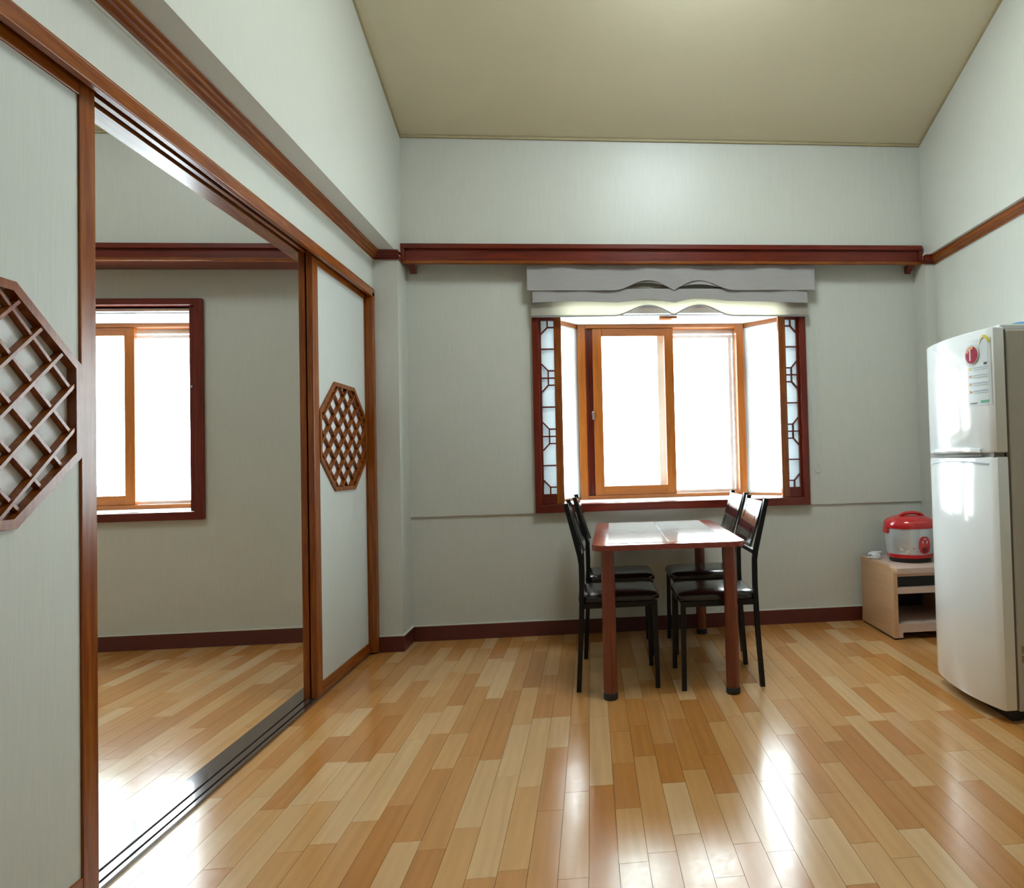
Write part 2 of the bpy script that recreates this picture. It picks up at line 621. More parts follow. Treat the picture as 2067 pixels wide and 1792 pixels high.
# back wall with a hole for the window (slightly thicker above the crease at 0.793)
WX0, WX1, WZ0, WZ1 = -0.335, 1.44, 0.82, 2.19
CREASE = 0.793
wall('wall_back', [
    (-1.45, 2.5, YB, YB + 0.09, -0.02, CREASE),
    (-1.45, WX0, YB - 0.012, YB + 0.09, CREASE, ZS + 0.05),
    (WX1, 2.5, YB - 0.012, YB + 0.09, CREASE, ZS + 0.05),
    (WX0, WX1, YB - 0.012, YB + 0.09, WZ1, ZS + 0.05),
    (WX0, WX1, YB - 0.012, YB + 0.09, CREASE, WZ0),
], 'cream papered wall around the bay window behind the table')
wall('wall_back_upper', [(-1.45, 2.5, YF, YB + 0.09, ZS, ZC + 0.2)], 'cream papered upper wall above the wooden curtain box')
# left wall (over and before the sliding doors), its overhanging upper part and the corner column
wall('wall_left', [
    (-1.45, -1.305, YREAR, YC + 0.02, 2.205, ZS + 0.05),
    (-1.45, -1.305, YREAR, 1.12, -0.02, 2.25),
], 'pale papered strip of wall above the sliding door header')
up = MB()
prof = [(YREAR, ZS), (YB + 0.09, ZS), (YB + 0.09, zceil(YB) + 0.05), (RIDGE, zceil(RIDGE) + 0.1), (YREAR, zceil(YREAR) + 0.1)]
up.prism([(-1.45, y, z) for y, z in prof], (XS + 1.45, 0, 0))
tag(up.build('wall_left_upper', PAPER), 'pale overhanging upper wall on the left under the sloping ceiling', 'wall', kind=ST)
wall('wall_left_column', [(-1.45, XS, YC, YB + 0.05, -0.02, ZS + 0.02)], 'narrow papered column in the corner beside the sliding doors')
# right wall
wall('wall_right', [(XR, 2.5, YREAR, YB + 0.05, -0.02, ZS + 0.05)], 'cream papered wall behind the white fridge')
up = MB()
up.prism([(XRU, y, z) for y, z in prof], (2.5 - XRU, 0, 0))
tag(up.build('wall_right_upper', PAPER), 'pale upper wall on the right above the thin wooden moulding', 'wall', kind=ST)
wall('wall_right_column', [(XS2, 2.5, YC + 0.05, YB + 0.05, -0.02, ZS + 0.02)], 'narrow papered column in the corner behind the rice cooker')
wall('wall_rear', [(-1.45, 2.5, YREAR - 0.1, YREAR, -0.02, 3.3)], 'papered wall behind the viewer')
# side room
SWX0, SWX1, SWZ0, SWZ1 = -4.22, -2.49, 0.845, 2.205
wall('wall_side_room_back', [
    (XFARL, SWX0, Y2, Y2 + 0.09, -0.02, ZS + 0.05),
    (SWX1, -1.45, Y2, Y2 + 0.09, -0.02, ZS + 0.05),
    (SWX0, SWX1, Y2, Y2 + 0.09, SWZ1, ZS + 0.05),
    (SWX0, SWX1, Y2, Y2 + 0.09, -0.02, SWZ0),
], 'papered wall around the window of the side room')
wall('wall_side_room_upper', [(XFARL, -1.45, YF2, Y2 + 0.09, ZS, 3.5)], 'papered upper wall of the side room above its curtain box')
up = MB()
up.prism([(XFARL - 0.1, y, z) for y, z in [(-0.2, -0.02), (Y2 + 0.05, -0.02), (Y2 + 0.05, 3.4), (RIDGE, 4.4), (-0.2, 3.7)]], (0.1, 0, 0))
tag(up.build('wall_side_room_far', PAPER), 'far papered wall of the side room', 'wall', kind=ST)
wall('wall_side_room_front', [(XFARL - 0.1, -1.45, -0.3, -0.2, -0.02, 3.9)], 'near papered wall of the side room')
up = MB()
up.prism([(-1.478, y, z) for y, z in [(-0.3, ZS), (Y2 + 0.05, ZS), (Y2 + 0.05, 3.4), (RIDGE, 4.4), (-0.3, 3.7)]], (0.034, 0, 0))
up.box(-1.48, -1.44, -0.3, 1.12, -0.02, ZS)
tag(up.build('wall_side_room_inner', PAPER), 'side room face of the wall above the sliding doors', 'wall', kind=ST)

# ------------------------------------------------------------------ ceilings (sloping)
def ceiling(name, x0, x1, yb, zb, y_near, label):
    m = MB()
    zr = zb + SLOPE * (yb - RIDGE)
    zn = zr - SLOPE * (RIDGE - y_near)
    t = 0.12
    m.prism([(x0, yb, zb), (x0, RIDGE, zr), (x0, y_near, zn), (x0, y_near, zn + t), (x0, RIDGE, zr + t), (x0, yb, zb + t)], (x1 - x0, 0, 0))
    return tag(m.build(name, PAPER_CEIL), label, 'ceiling', kind=ST)


ceiling('ceiling', -1.46, 2.52, YB + 0.1, zceil(YB + 0.1), YREAR - 0.1, 'khaki papered sloping ceiling of the main room')
Z2C = 3.214
ceiling('ceiling.001', XFARL - 0.1, -1.43, Y2 + 0.1, Z2C - SLOPE * (Y2 + 0.1 - YF2), -0.3, 'khaki papered sloping ceiling of the side room')
# thin strips where ceiling meets the walls
CSTRIP = mat_plain('ceiling_strip_tan', (0.42, 0.35, 0.20), rough=0.6, noise=0.05)
m = MB()
m.box(XS, XRU, YF - 0.012, YF, ZC - 0.014, ZC)
m.prism([(XS, YF, ZC - 0.016), (XS, YF, ZC), (XS, RIDGE, zceil(RIDGE)), (XS, RIDGE, zceil(RIDGE) - 0.016)], (0.012, 0, 0))
m.prism([(XRU - 0.012, YF, ZC - 0.016), (XRU - 0.012, YF, ZC), (XRU - 0.012, RIDGE, zceil(RIDGE)), (XRU - 0.012, RIDGE, zceil(RIDGE) - 0.016)], (0.012, 0, 0))
tag(m.build('trim_1', CSTRIP), 'thin tan strip where the sloping ceiling meets the walls', 'trim', kind=ST)
m = MB()
m.box(XFARL, -1.47, YF2 - 0.012, YF2, Z2C - 0.014, Z2C)
tag(m.build('trim_2', CSTRIP), 'thin tan strip under the side room ceiling', 'trim', kind=ST)

# ------------------------------------------------------------------ crown moulding under the overhangs
def crown(parent, pts_dir, name='moulding'):
    pass


cr = empty('trim_3')
tag(cr, 'dark wooden moulding under the left overhang above the doors', 'moulding', kind=ST)
# profile in (outward, z): steps from wall face to soffit
PROF = [(0, 2.393), (0.012, 2.393), (0.012, 2.402), (0.024, 2.408), (0.027, 2.416), (0.038, 2.422), (0.041, 2.430), (0.052, 2.434), (0.052, 2.441), (0, 2.441)]
MB().prism([(-1.305 + o, YREAR, z) for o, z in PROF], (0, YC + 0.0 - YREAR - 0.0, 0)).build('moulding_run', DOORW['y'], cr)
MB().prism([(-1.30, YC - o, z) for o, z in PROF], (XS + 1.30 + 0.012, 0, 0)).build('moulding_return', MAHO['x'], cr)
boxo('moulding_return', (XS, XS + 0.012, YC, YF - 0.02, 2.402, 2.418), MAHO['y'], cr)
boxo('white_bead', (-1.305, -1.298, YREAR, YC, 2.384, 2.393), CAULK, cr)
cr = empty('trim_4')
tag(cr, 'thin dark wooden moulding along the right wall above the fridge', 'moulding', kind=ST)
PROF2 = [(0, 2.385), (0.010, 2.385), (0.014, 2.398), (0.030, 2.404), (0.034, 2.418), (0.034, 2.441), (0, 2.441)]
MB().prism([(XR - o, YREAR, z) for o, z in PROF2], (0, YC + 0.05 - YREAR, 0)).build('moulding_run', DOORW['y'], cr)
MB().prism([(XS2 - 0.012, YC + 0.05 - o, z) for o, z in PROF2], (XR - XS2 + 0.012, 0, 0)).build('moulding_return', MAHO['x'], cr)
boxo('moulding_return', (XS2 - 0.012, XS2, YC + 0.04, YF - 0.02, 2.395, 2.415), MAHO['y'], cr)

# ------------------------------------------------------------------ curtain boxes
def curtain_box(name, x0, x1, yf, yw, label, dz=0.0, wood_soffit=False, zb=2.396):
    r = empty(name, ((x0 + x1) / 2, yf, 2.40 + dz))
    tag(r, label, 'curtain box', kind=ST)
    # top lip
    MB().box(x0, x1, yf - 0.030, yf + 0.004, 2.488 + dz, 2.520 + dz, bevel=0.004).build('top_lip', MAHO['x'], r)
    # recessed fascia
    MB().box(x0, x1, yf - 0.008, yf + 0.012, zb + 0.016 + dz, 2.490 + dz).build('fascia', MAHO['x'], r)
    MB().box(x0, x1, yf - 0.016, yf + 0.016, zb + dz, zb + 0.018 + dz, bevel=0.004).build('bottom_lip', DOORW['x'], r)
    if wood_soffit:
        MB().box(x0, x1, yf + 0.012, yw, zb + 0.012 + dz, 2.441 + dz).build('soffit_board', MAHO['x'], r)
    for sx, xa in ((1, x0), (-1, x1)) if not wood_soffit else ():
        a, b = sorted((xa, xa + sx * 0.022))
        MB().box(a, b, yf - 0.026, yf + 0.004, 2.412 + dz, 2.500 + dz, bevel=0.003).build('end_block', MAHO['z'], r)
        a, b = sorted((xa + sx * 0.03, xa + sx * 0.07))
        MB().prism([(a, yf + 0.012, 2.41 + dz), (a, yw - 0.02, 2.41 + dz), (a, yw - 0.02, 2.36 + dz)], (b - a, 0, 0)).build('end_bracket', MAHO['y'], r)
    return r


curtain_box('trim_5', XS, XS2, YF, YB, 'long dark red wooden curtain box across the wall over the bay window')
curtain_box('trim_6', -4.70, -1.50, YF2, Y2, 'dark wooden curtain box over the side room window', wood_soffit=True, zb=2.416)

# ------------------------------------------------------------------ baseboards
def baseboard(name, segs, label):
    r = empty(name, (segs[0][0], segs[0][2], 0))
    tag(r, label, 'baseboard', kind=ST)
    for (x0, x1, y0, y1) in segs:
        boxo('board', (x0, x1, y0, y1, 0.0, 0.094), BASEB, r)
        boxo('caulk_strip', (x0, x1, y0, y1, 0.094, 0.100), CAULK, r)
    return r


baseboard('baseboard_back', [(XS + 0.012, XS2, YB - 0.012, YB)], 'dark brown baseboard along the wall under the bay window')
baseboard('baseboard_left', [(-1.295, XS + 0.012, YC - 0.012, YC), (XS, XS + 0.012, YC, YB - 0.0)], 'dark brown baseboard wrapped around the corner column')
baseboard('baseboard_right', [(XR - 0.012, XR, YREAR, YC + 0.05)], 'dark brown baseboard behind the fridge')
baseboard('baseboard_side_room', [(XFARL, -1.49, Y2 - 0.012, Y2)], 'dark brown baseboard under the side room window')

# ------------------------------------------------------------------ sliding doors: header, threshold, jambs, panels
hd = empty('trim_7', (-1.37, 2.8, 2.159))
tag(hd, 'wooden sliding door header with two grooves', 'door header', kind=ST)
HY0, HY1 = 1.12, YC
boxo('header_board', (-1.476, -1.295, HY0, HY1, 2.202, 2.210), DOORW['y'], hd, bevel=0.002)
boxo('front_lip', (-1.318, -1.295, HY0, HY1, 2.159, 2.203), DOORW['y'], hd, bevel=0.003)
for a, b in ((-1.346, -1.318), (-1.386, -1.369), (-1.476, -1.408)):
    boxo('groove_rib', (a, b, HY0, HY1, 2.185, 2.203), DOORW['y'], hd)
boxo('groove_bed', (-1.41, -1.345, HY0, HY1, 2.198, 2.2025), GROOVE, hd)
th = empty('trim_8', (-1.40, 2.8, 0))
tag(th, 'dark grooved threshold of the sliding doors', 'threshold', kind=ST)
boxo('threshold_board', (-1.48, -1.399, HY0, HY1, -0.02, 0.010), SILLDARK, th, bevel=0.002)
boxo('threshold_board', (-1.391, -1.361, HY0, HY1, -0.02, 0.010), SILLDARK, th, bevel=0.001)
boxo('threshold_board', (-1.353, -1.336, HY0, HY1, -0.02, 0.010), SILLDARK, th, bevel=0.001)
boxo('groove_bed', (-1.40, -1.35, HY0, HY1, -0.02, 0.001), GROOVE, th)
jm = empty('trim_9', (-1.32, 4.41, 0))
tag(jm, 'dark wooden door jamb beside the corner column', 'door jamb', kind=ST)
boxo('jamb_post', (-1.340, -1.295, 4.388, YC, 0.010, 2.184), DOORW['z'], jm, bevel=0.002)
boxo('jamb_post', (-1.48, -1.413, 4.388, YC, 0.010, 2.184), DOORW['z'], jm)
jm = empty('trim_10', (-1.36, 1.14, 0))
tag(jm, 'wooden door jamb at the near end of the sliding doors', 'door jamb', kind=ST)
boxo('jamb_post', (-1.48, -1.295, 1.10, 1.13, 0.010, 2.184), DOORW['z'], jm)


def clip_seg(p, d, poly):
    """clip the line p + t d with a convex polygon (2-D), return t range"""
    t0, t1 = -1e9, 1e9
    n = len(poly)
    for i in range(n):
        a, b = poly[i], poly[(i + 1) % n]
        ex, ey = b[0] - a[0], b[1] - a[1]
        nx, ny = -ey, ex          # inward for ccw
        num = (p[0] - a[0]) * nx + (p[1] - a[1]) * ny
        den = d[0] * nx + d[1] * ny
        if abs(den) < 1e-9:
            if num < 0:
                return None
            continue
        t = -num / den
        if den > 0:
            t0 = max(t0, t)
        else:
            t1 = min(t1, t)
    return (t0, t1) if t1 - t0 > 0.012 else None


def door_panel(name, y0, y1, sw, xf, xb, label, lattice=True, step=(0.0675, 0.057), phase=(0, 0), sw2=None):
    """paper sliding panel between x=xb and x=xf (front), with octagonal lattice"""
    sw2 = sw if sw2 is None else sw2
    z0, z1 = 0.006, 2.194
    r = empty(name, ((xf + xb) / 2, (y0 + y1) / 2, z0))
    tag(r, label, 'sliding door', kind=ST)
    rb = 0.064
    boxo('stile', (xb, xf, y0, y0 + sw, z0, z1), DOORW['z'], r, bevel=0.003)
    boxo('stile', (xb, xf, y1 - sw2, y1, z0, z1), DOORW['z'], r, bevel=0.003)
    boxo('rail', (xb, xf, y0 + sw, y1 - sw2, z0, z0 + rb), DOORW['y'], r, bevel=0.002)
    boxo('rail', (xb, xf, y0 + sw, y1 - sw2, 2.138, z1), DOORW['y'], r, bevel=0.002)
    fy0, fy1, fz0, fz1 = y0 + sw, y1 - sw2, z0 + rb, 2.138
    if not lattice:
        boxo('paper_field', (xb + 0.008, xf - 0.007, fy0, fy1, fz0, fz1), DOOR_PAPER, r)
        return r
    cy, cz = (fy0 + fy1) / 2, 1.288
    hw, hh, ht, hs = (fy1 - fy0) / 2, 0.290, 0.153, 0.120
    O = [(-hw, -hs), (-ht, -hh), (ht, -hh), (hw, -hs), (hw, hs), (ht, hh), (-ht, hh), (-hw, hs)]
    fw = 0.022
    k = 1 - fw / hw
    kz = 1 - fw / hh
    I = [(y * k, z * kz) for y, z in O]
    # paper field with an octagonal hole: quads between octagon and rectangle border
    bm = MB()
    xa, xc = xb + 0.008, xf - 0.006

    def P(yz, x):
        return (x, cy + yz[0], cz + yz[1])
    R = lambda y, z: (y - cy, z - cz)
    bl, br, tr, tl = R(fy0, fz0), R(fy1, fz0), R(fy1, fz1), R(fy0, fz1)
    polys = [[bl, br, O[3], O[2], O[1], O[0]], [tl, O[7], O[6], O[5], O[4], tr]]
    for pl in polys:
        bm.prism([P(q, xa) for q in pl], (xc - xa, 0, 0))
    bm.build('paper_field', DOOR_PAPER, r)
    # octagonal frame: eight bars
    for i in range(8):
        j = (i + 1) % 8
        MB().prism([P(O[i], xb + 0.006), P(O[j], xb + 0.006), P(I[j], xb + 0.006), P(I[i], xb + 0.006)], (xf + 0.004 - xb - 0.006, 0, 0)).build('octagon_bar', DOORW['z'], r)
    # paper behind the lattice
    MB().prism([P(q, xf - 0.023) for q in I], (0.003, 0, 0)).build('lattice_paper', LATTICE_WHITE, r)
    sy, sz = step
    L = math.hypot(sy, sz)
    for sgn, x_hi, mat in ((1, xf + 0.001, DOORW['z']), (-1, xf - 0.003, DOORW['z'])):
        d = (sy / L, sgn * sz / L)
        nrm = (-d[1], d[0])
        for c in range(-12, 13):
            p = (phase[0] + 2 * c * sy, phase[1])
            t = clip_seg(p, d, I)
            if t is None:
                continue
            a = (p[0] + d[0] * t[0], p[1] + d[1] * t[0])
            b = (p[0] + d[0] * t[1], p[1] + d[1] * t[1])
            w = 0.0042
            q = [(a[0] + nrm[0] * w, a[1] + nrm[1] * w), (b[0] + nrm[0] * w, b[1] + nrm[1] * w), (b[0] - nrm[0] * w, b[1] - nrm[1] * w), (a[0] - nrm[0] * w, a[1] - nrm[1] * w)]
            MB().prism([P(s, xf - 0.0198) for s in q], (x_hi - xf + 0.0198, 0, 0)).build('lattice_slat', mat, r)
    return r


door_panel('door_1', 1.205, 2.060, 0.060, -1.341, -1.371, 'near sliding door panel with octagonal lattice, cut by the left picture edge', step=(0.0625, 0.0575), phase=(0.022, 0.0))
door_panel('door_2', 3.582, YC - 0.002, 0.070, -1.341, -1.371, 'far sliding door panel with octagonal lattice beside the corner column', step=(0.0725, 0.0575), phase=(0.0, 0.0), sw2=0.044)
door_panel('door_3', 3.585, YC - 0.004, 0.066, -1.379, -1.409, 'sliding door panel stacked behind the far lattice panel', lattice=False)

# ------------------------------------------------------------------ bay windows
def bay_window(name, label, X0, X1, Z0, Z1, YW, fx0, fx1, sash, fz0, fz1, yb, sash_right=False, lattice='flat'):
    """X0..X1, Z0..Z1 outer casing; fx0..fx1 front frame at depth yb; sash = (x0,x1) inner wooden sash"""
    r = empty(name, ((X0 + X1) / 2, YW, Z0))
    tag(r, label, 'window', kind=ST)
    cw = 0.042
    yf = YW - 0.034
    # casing on the wall
    boxo('casing_post', (X0, X0 + cw, yf, YW + 0.10, Z0 + 0.05, Z1), MAHO['z'], r, bevel=0.003)
    boxo('casing_post', (X1 - cw, X1, yf, YW + 0.10, Z0 + 0.05, Z1), MAHO['z'], r, bevel=0.003)
    boxo('casing_head', (X0 + cw, X1 - cw, yf, YW + 0.10, Z1 - cw, Z1), MAHO['x'], r, bevel=0.003)
    boxo('casing_sill', (X0, X1, yf, YW + 0.03, Z0, Z0 + 0.052), MAHO['x'], r, bevel=0.003)
    xi0, xi1 = X0 + cw, X1 - cw
    ys = YW + 0.10
    zs, zt = Z0 + 0.055, fz1
    zh = Z1 - cw
    # sill board and bay ceiling (trapezoids)
    ex = 0.07
    trap = [(xi0 + 0.0, YW + 0.03), (xi1, YW + 0.03), (xi1, ys), (fx1 + ex, yb + 0.10), (fx0 - ex, yb + 0.10), (xi0, ys)]
    MB().prism([(x, y, zs - 0.03) for x, y in trap], (0, 0, 0.03)).build('sill_board', WHITE_BOARD, r)
    MB().prism([(x, y, zt) for x, y in trap], (0, 0, 0.05)).build('bay_ceiling', WHITE_BOARD, r)
    boxo('head_filler', (xi0, xi1, YW + 0.07, YW + 0.10, zt, zh), WHITE_BOARD, r)
    boxo('ceiling_catch', ((xi0 + xi1) / 2 - 0.06, (xi0 + xi1) / 2 + 0.06, YW + 0.12, YW + 0.18, zt - 0.016, zt), BAYW['x'], r)
    boxo('track_rail', (xi0, xi1, YW + 0.030, YW + 0.036, zh - 0.010, zh), WHITE_ALU, r)
    boxo('track_rail', (xi0, xi1, YW + 0.062, YW + 0.068, zh - 0.010, zh), WHITE_ALU, r)
    # front frame
    fr = 0.055
    fp = empty('front_frame', (0, 0, 0)); fp.parent = r
    fp.location = Vector(((fx0 + fx1) / 2, yb, fz0)) - r.location
    boxo('frame_post', (fx0, fx0 + fr, yb - 0.01, yb + 0.09, zs, fz1), BAYW['z'], fp, bevel=0.003)
    boxo('frame_post', (fx1 - fr, fx1, yb - 0.01, yb + 0.09, zs, fz1), BAYW['z'], fp, bevel=0.003)
    boxo('frame_head', (fx0 + fr, fx1 - fr, yb - 0.01, yb + 0.09, fz1 - 0.026, zt), BAYW['x'], fp, bevel=0.002)
    boxo('frame_foot', (fx0 + fr, fx1 - fr, yb - 0.01, yb + 0.09, zs, fz0 + 0.010), BAYW['x'], fp, bevel=0.002)
    boxo('slot_lining', (fx0 + fr, fx0 + fr + 0.012, yb + 0.0, yb + 0.085, fz0 + 0.01, fz1 - 0.026), MAHO['z'], fp)
    # wooden sash
    s0, s1 = sash
    sp = empty('sliding_sash'); sp.parent = r
    sp.location = Vector(((s0 + s1) / 2, yb, fz0 + 0.01)) - r.location
    sz0, sz1 = fz0 + 0.010, fz1 - 0.028
    sw = 0.066
    ya, yc = yb + 0.002, yb + 0.034
    boxo('sash_stile', (s0, s0 + sw, ya, yc, sz0, sz1), BAYW['z'], sp, bevel=0.003)
    boxo('sash_stile', (s1 - sw, s1, ya, yc, sz0, sz1), BAYW['z'], sp, bevel=0.003)
    boxo('sash_rail', (s0 + sw, s1 - sw, ya, yc, sz1 - 0.056, sz1), BAYW['x'], sp, bevel=0.003)
    boxo('sash_rail', (s0 + sw, s1 - sw, ya, yc, sz0, sz0 + 0.066), BAYW['x'], sp, bevel=0.003)
    boxo('pane', (s0 + sw - 0.003, s1 - sw + 0.003, yb + 0.014, yb + 0.018, sz0 + 0.063, sz1 - 0.053), GLASS, sp)
    MB().box(s0 - 0.012, s0 + 0.004, yb - 0.008, yb + 0.006, 1.42, 1.48, bevel=0.003).build('latch', CHROME, sp)
    # the dark second wooden sash parked behind
    boxo('rear_sash_stile', (fx0 + fr + 0.012, s0 + 0.02, yb + 0.040, yb + 0.070, sz0, sz1), MAHO['z'], r)
    # white aluminium outer window
    op = empty('outer_window'); op.parent = r
    op.location = Vector(((fx0 + fx1) / 2, yb + 0.11, fz0)) - r.location
    ya, yc = yb + 0.092, yb + 0.125
    a0, a1 = fx0 + 0.01, fx1 - 0.01
    boxo('alu_post', (a0, a0 + 0.05, ya, yc, zs, zt), WHITE_ALU, op)
    boxo('alu_post', (a1 - 0.055, a1, ya, yc, zs, zt), WHITE_ALU, op)
    boxo('alu_head', (a0 + 0.05, a1 - 0.055, ya, yc, fz1 - 0.055, zt), WHITE_ALU, op)
    boxo('alu_foot', (a0 + 0.05, a1 - 0.055, ya, yc, zs, fz0 + 0.03), WHITE_ALU, op)
    mid = s1 - 0.085
    boxo('alu_stile', (mid - 0.025, mid + 0.025, ya, yc - 0.005, fz0 + 0.03, fz1 - 0.055), WHITE_ALU, op)
    boxo('alu_sash_rail', (mid + 0.025, a1 - 0.055, ya + 0.01, yc - 0.005, fz1 - 0.085, fz1 - 0.062), WHITE_ALU, op)
    boxo('alu_sash_stile', (a1 - 0.085, a1 - 0.060, ya + 0.01, yc - 0.005, fz0 + 0.03, fz1 - 0.085), WHITE_ALU, op)
    boxo('pane', (a0 + 0.05, mid - 0.025, yb + 0.108, yb + 0.111, fz0 + 0.03, fz1 - 0.055), GLASS, op)
    boxo('pane', (mid + 0.025, a1 - 0.085, yb + 0.104, yb + 0.107, fz0 + 0.03, fz1 - 0.085), GLASS, op)
    # splayed side lights
    for (xa, xb_) in ((xi0, fx0), (xi1, fx1)):
        A = Vector((xa, ys, 0)); B = Vector((xb_, yb + 0.02, 0))
        d = (B - A).normalized(); L = (B - A).length
        n = Vector((-d.y, d.x, 0))
        if (n.x > 0) != (xa > (xi0 + xi1) / 2):
            n = -n
        M = Matrix(((d.x, n.x, 0, A.x), (d.y, n.y, 0, A.y), (0, 0, 1, 0), (0, 0, 0, 1)))
        sd = empty('side_light'); sd.parent = r
        sd.location = Vector((A.x, A.y, zs)) - r.location
        def sb(nm, b, mat):
            MB().box(*b, mat=M).build(nm, mat, sd)
        sb('wood_strip', (0, L, -0.012, 0.04, zt - 0.028, zt), BAYW['x'])
        sb('wood_strip', (0, L, -0.012, 0.04, zs, zs + 0.016), BAYW['x'])
        sb('alu_rail', (0, L, 0.0, 0.04, zt - 0.065, zt - 0.028), WHITE_ALU)
        sb('alu_rail', (0, L, 0.0, 0.04, zs + 0.016, zs + 0.05), WHITE_ALU)
        sb('alu_stile', (0, 0.05, 0.0, 0.04, zs + 0.05, zt - 0.065), WHITE_ALU)
        sb('alu_stile', (L - 0.055, L, 0.0, 0.04, zs + 0.05, zt - 0.065), WHITE_ALU)
        sb('pane', (0.05, L - 0.055, 0.018, 0.022, zs + 0.05, zt - 0.065), GLASS)
    return r, (xi0, xi1, zs, zh)


def lattice_sash(parent, xo, xi, z0, z1, ya, yb_):
    """narrow lattice shutter: xo = outer edge, xi = inner edge (towards the window centre)"""
    s = 1 if xi > xo else -1
    sp = empty('lattice_sash'); sp.parent = parent
    sp.location = Vector(((xo + xi) / 2, ya, z0)) - parent.location

    def bx(nm, xa, xb, za, zb, mat, y0=ya, y1=yb_):
        a, b = sorted((xa, xb))
        boxo(nm, (a, b, y0, y1, za, zb), mat, sp)
    so, si = 0.012, 0.048
    top, bot = 2.056 + 0.0, 0.915
    bx('stile', xo, xo + s * so, z0, z1, MAHO['z'])
    bx('stile', xi - s * si, xi, z0, z1, DOORW['z'])
    ia, ib = xo + s * so, xi - s * si
    bx('rail', ia, ib, top, z1, MAHO['x'])
    bx('rail', ia, ib, z0, bot, MAHO['x'])
    bx('rice_paper', ia, ib, bot, top, RICE, yb_ - 0.006, yb_ - 0.004)
    xm = ib - s * abs(ib - ia) * 0.49
    hb = 0.0045
    y0, y1 = ya + 0.002, yb_ - 0.008

    def hbar(z, x_a=ia, x_b=ib):
        bx('lattice_bar', x_a, x_b, z - hb, z + hb, MAHO['x'], y0, y1)

    def vbar(za, zb):
        bx('lattice_bar', xm - hb, xm + hb, za, zb, MAHO['z'], y0, y1)

    def dbar(za, zb):
        A = Vector((ia, y0, za)); B = Vector((xm, y0, zb))
        d = (B - A).normalized(); n = Vector((-d.z, 0, d.x)) * hb
        MB().prism([A + n, B + n, B - n, A - n], (0, y1 - y0, 0)).build('lattice_bar', MAHO['x'], sp)
    vbar(2.011, top); hbar(2.011, xm, ib); dbar(1.967, 2.011)
    for c in (1.677, 1.293):
        hbar(c); vbar(c - 0.047, c + 0.048)
        hbar(c + 0.048, xm, ib); hbar(c - 0.047, xm, ib)
        dbar(c + 0.094, c + 0.048); dbar(c - 0.093, c - 0.047)
    for z in (1.868, 1.486, 1.102):
        hbar(z)
    vbar(bot, 0.960); hbar(0.960, xm, ib); dbar(1.006, 0.960)
    return sp


win1, (xi0, xi1, zs1, zt1) = bay_window('window_1', 'wooden bay window with lattice shutters behind the dining table',
                                        -0.362, 1.466, 0.795, 2.20, YB - 0.012, -0.075, 1.135, (0.031, 0.617), 0.866, 2.105, 5.06)
lattice_sash(win1, xi0, -0.176, zs1, zt1, YB - 0.005, YB + 0.025)
lattice_sash(win1, xi1, 1.288, zs1, zt1, YB - 0.005, YB + 0.025)
win2, (yi0, yi1, zs2, zt2) = bay_window('window_2', 'wooden bay window of the side room seen through the sliding doors',
                                        -4.26, -2.47, 0.815, 2.235, Y2, -3.84, -2.72, (-3.74, -3.155), 0.890, 2.165, Y2 + 0.43)
# its shutters stand folded into the bay, edge on
for xe, sg in ((yi1, -1), (yi0, 1)):
    fs = empty('folded_shutter'); fs.parent = win2
    fs.location = Vector((xe, Y2 + 0.02, zs2)) - win2.location
    a, b = sorted((xe, xe + sg * 0.042))
    boxo('stile', (a, b, Y2 - 0.012, Y2 + 0.035, zs2, zt2), MAHO['z'], fs, bevel=0.002)
    boxo('shutter_leaf', (min(a, b) + 0.005, max(a, b) - 0.005, Y2 + 0.035, Y2 + 0.17, zs2, zt2), MAHO['z'], fs)
    MB().box(a + 0.012, a + 0.022, Y2 - 0.022, Y2 - 0.012, 1.66, 1.675).build('pin', CHROME, fs)

# light portals in the two windows (emit nothing themselves, they only guide sampling of the sky)
def portal(name, x0, x1, y, z0, z1):
    ld = bpy.data.lights.new(name, 'AREA')
    ld.shape = 'RECTANGLE'; ld.size = x1 - x0; ld.size_y = z1 - z0
    ld.cycles.is_portal = True
    o = bpy.data.objects.new(name, ld)
    COL.objects.link(o)
    o.location = ((x0 + x1) / 2, y, (z0 + z1) / 2)
    o.rotation_euler = (-PI / 2, 0, 0)
    return o


portal('window_portal', -0.318, 1.422, YB + 0.055, 0.852, 2.156)
portal('window_portal.001', -4.216, -2.514, Y2 + 0.055, 0.872, 2.191)

# ------------------------------------------------------------------ ceiling lamps (above the picture)
def ceiling_lamp(x, y, z, mat, label):
    """drum lamp hanging a hand's breadth below the slope"""
    zl = z - 0.26
    r = empty('ceiling_lamp', (x, y, zl))
    tag(r, label, 'ceiling lamp')
    MB().lathe([(0.0, z + 0.03), (0.06, z + 0.03), (0.06, z - 0.06), (0.0, z - 0.06)], x, y, 24).build('canopy', LAMP_HOUSE, r, smooth=True)
    MB().sweep([(x, y, z - 0.05), (x, y, zl + 0.10)], 0.012, 10).build('stem', LAMP_HOUSE, r, smooth=True)
    MB().lathe([(0.0, zl), (0.32, zl), (0.35, zl + 0.02), (0.35, zl + 0.09), (0.32, zl + 0.11), (0.0, zl + 0.11)], x, y, 40).build('diffuser', mat, r, smooth=True)


ceiling_lamp(0.60, 2.85, zceil(2.85) - 0.002, LAMP_M, 'square ceiling lamp on the sloping ceiling of the main room')
ceiling_lamp(-3.05, 2.85, Z2C + SLOPE * (YF2 - 2.85) - 0.002, LAMP_S, 'square ceiling lamp on the sloping ceiling of the side room')

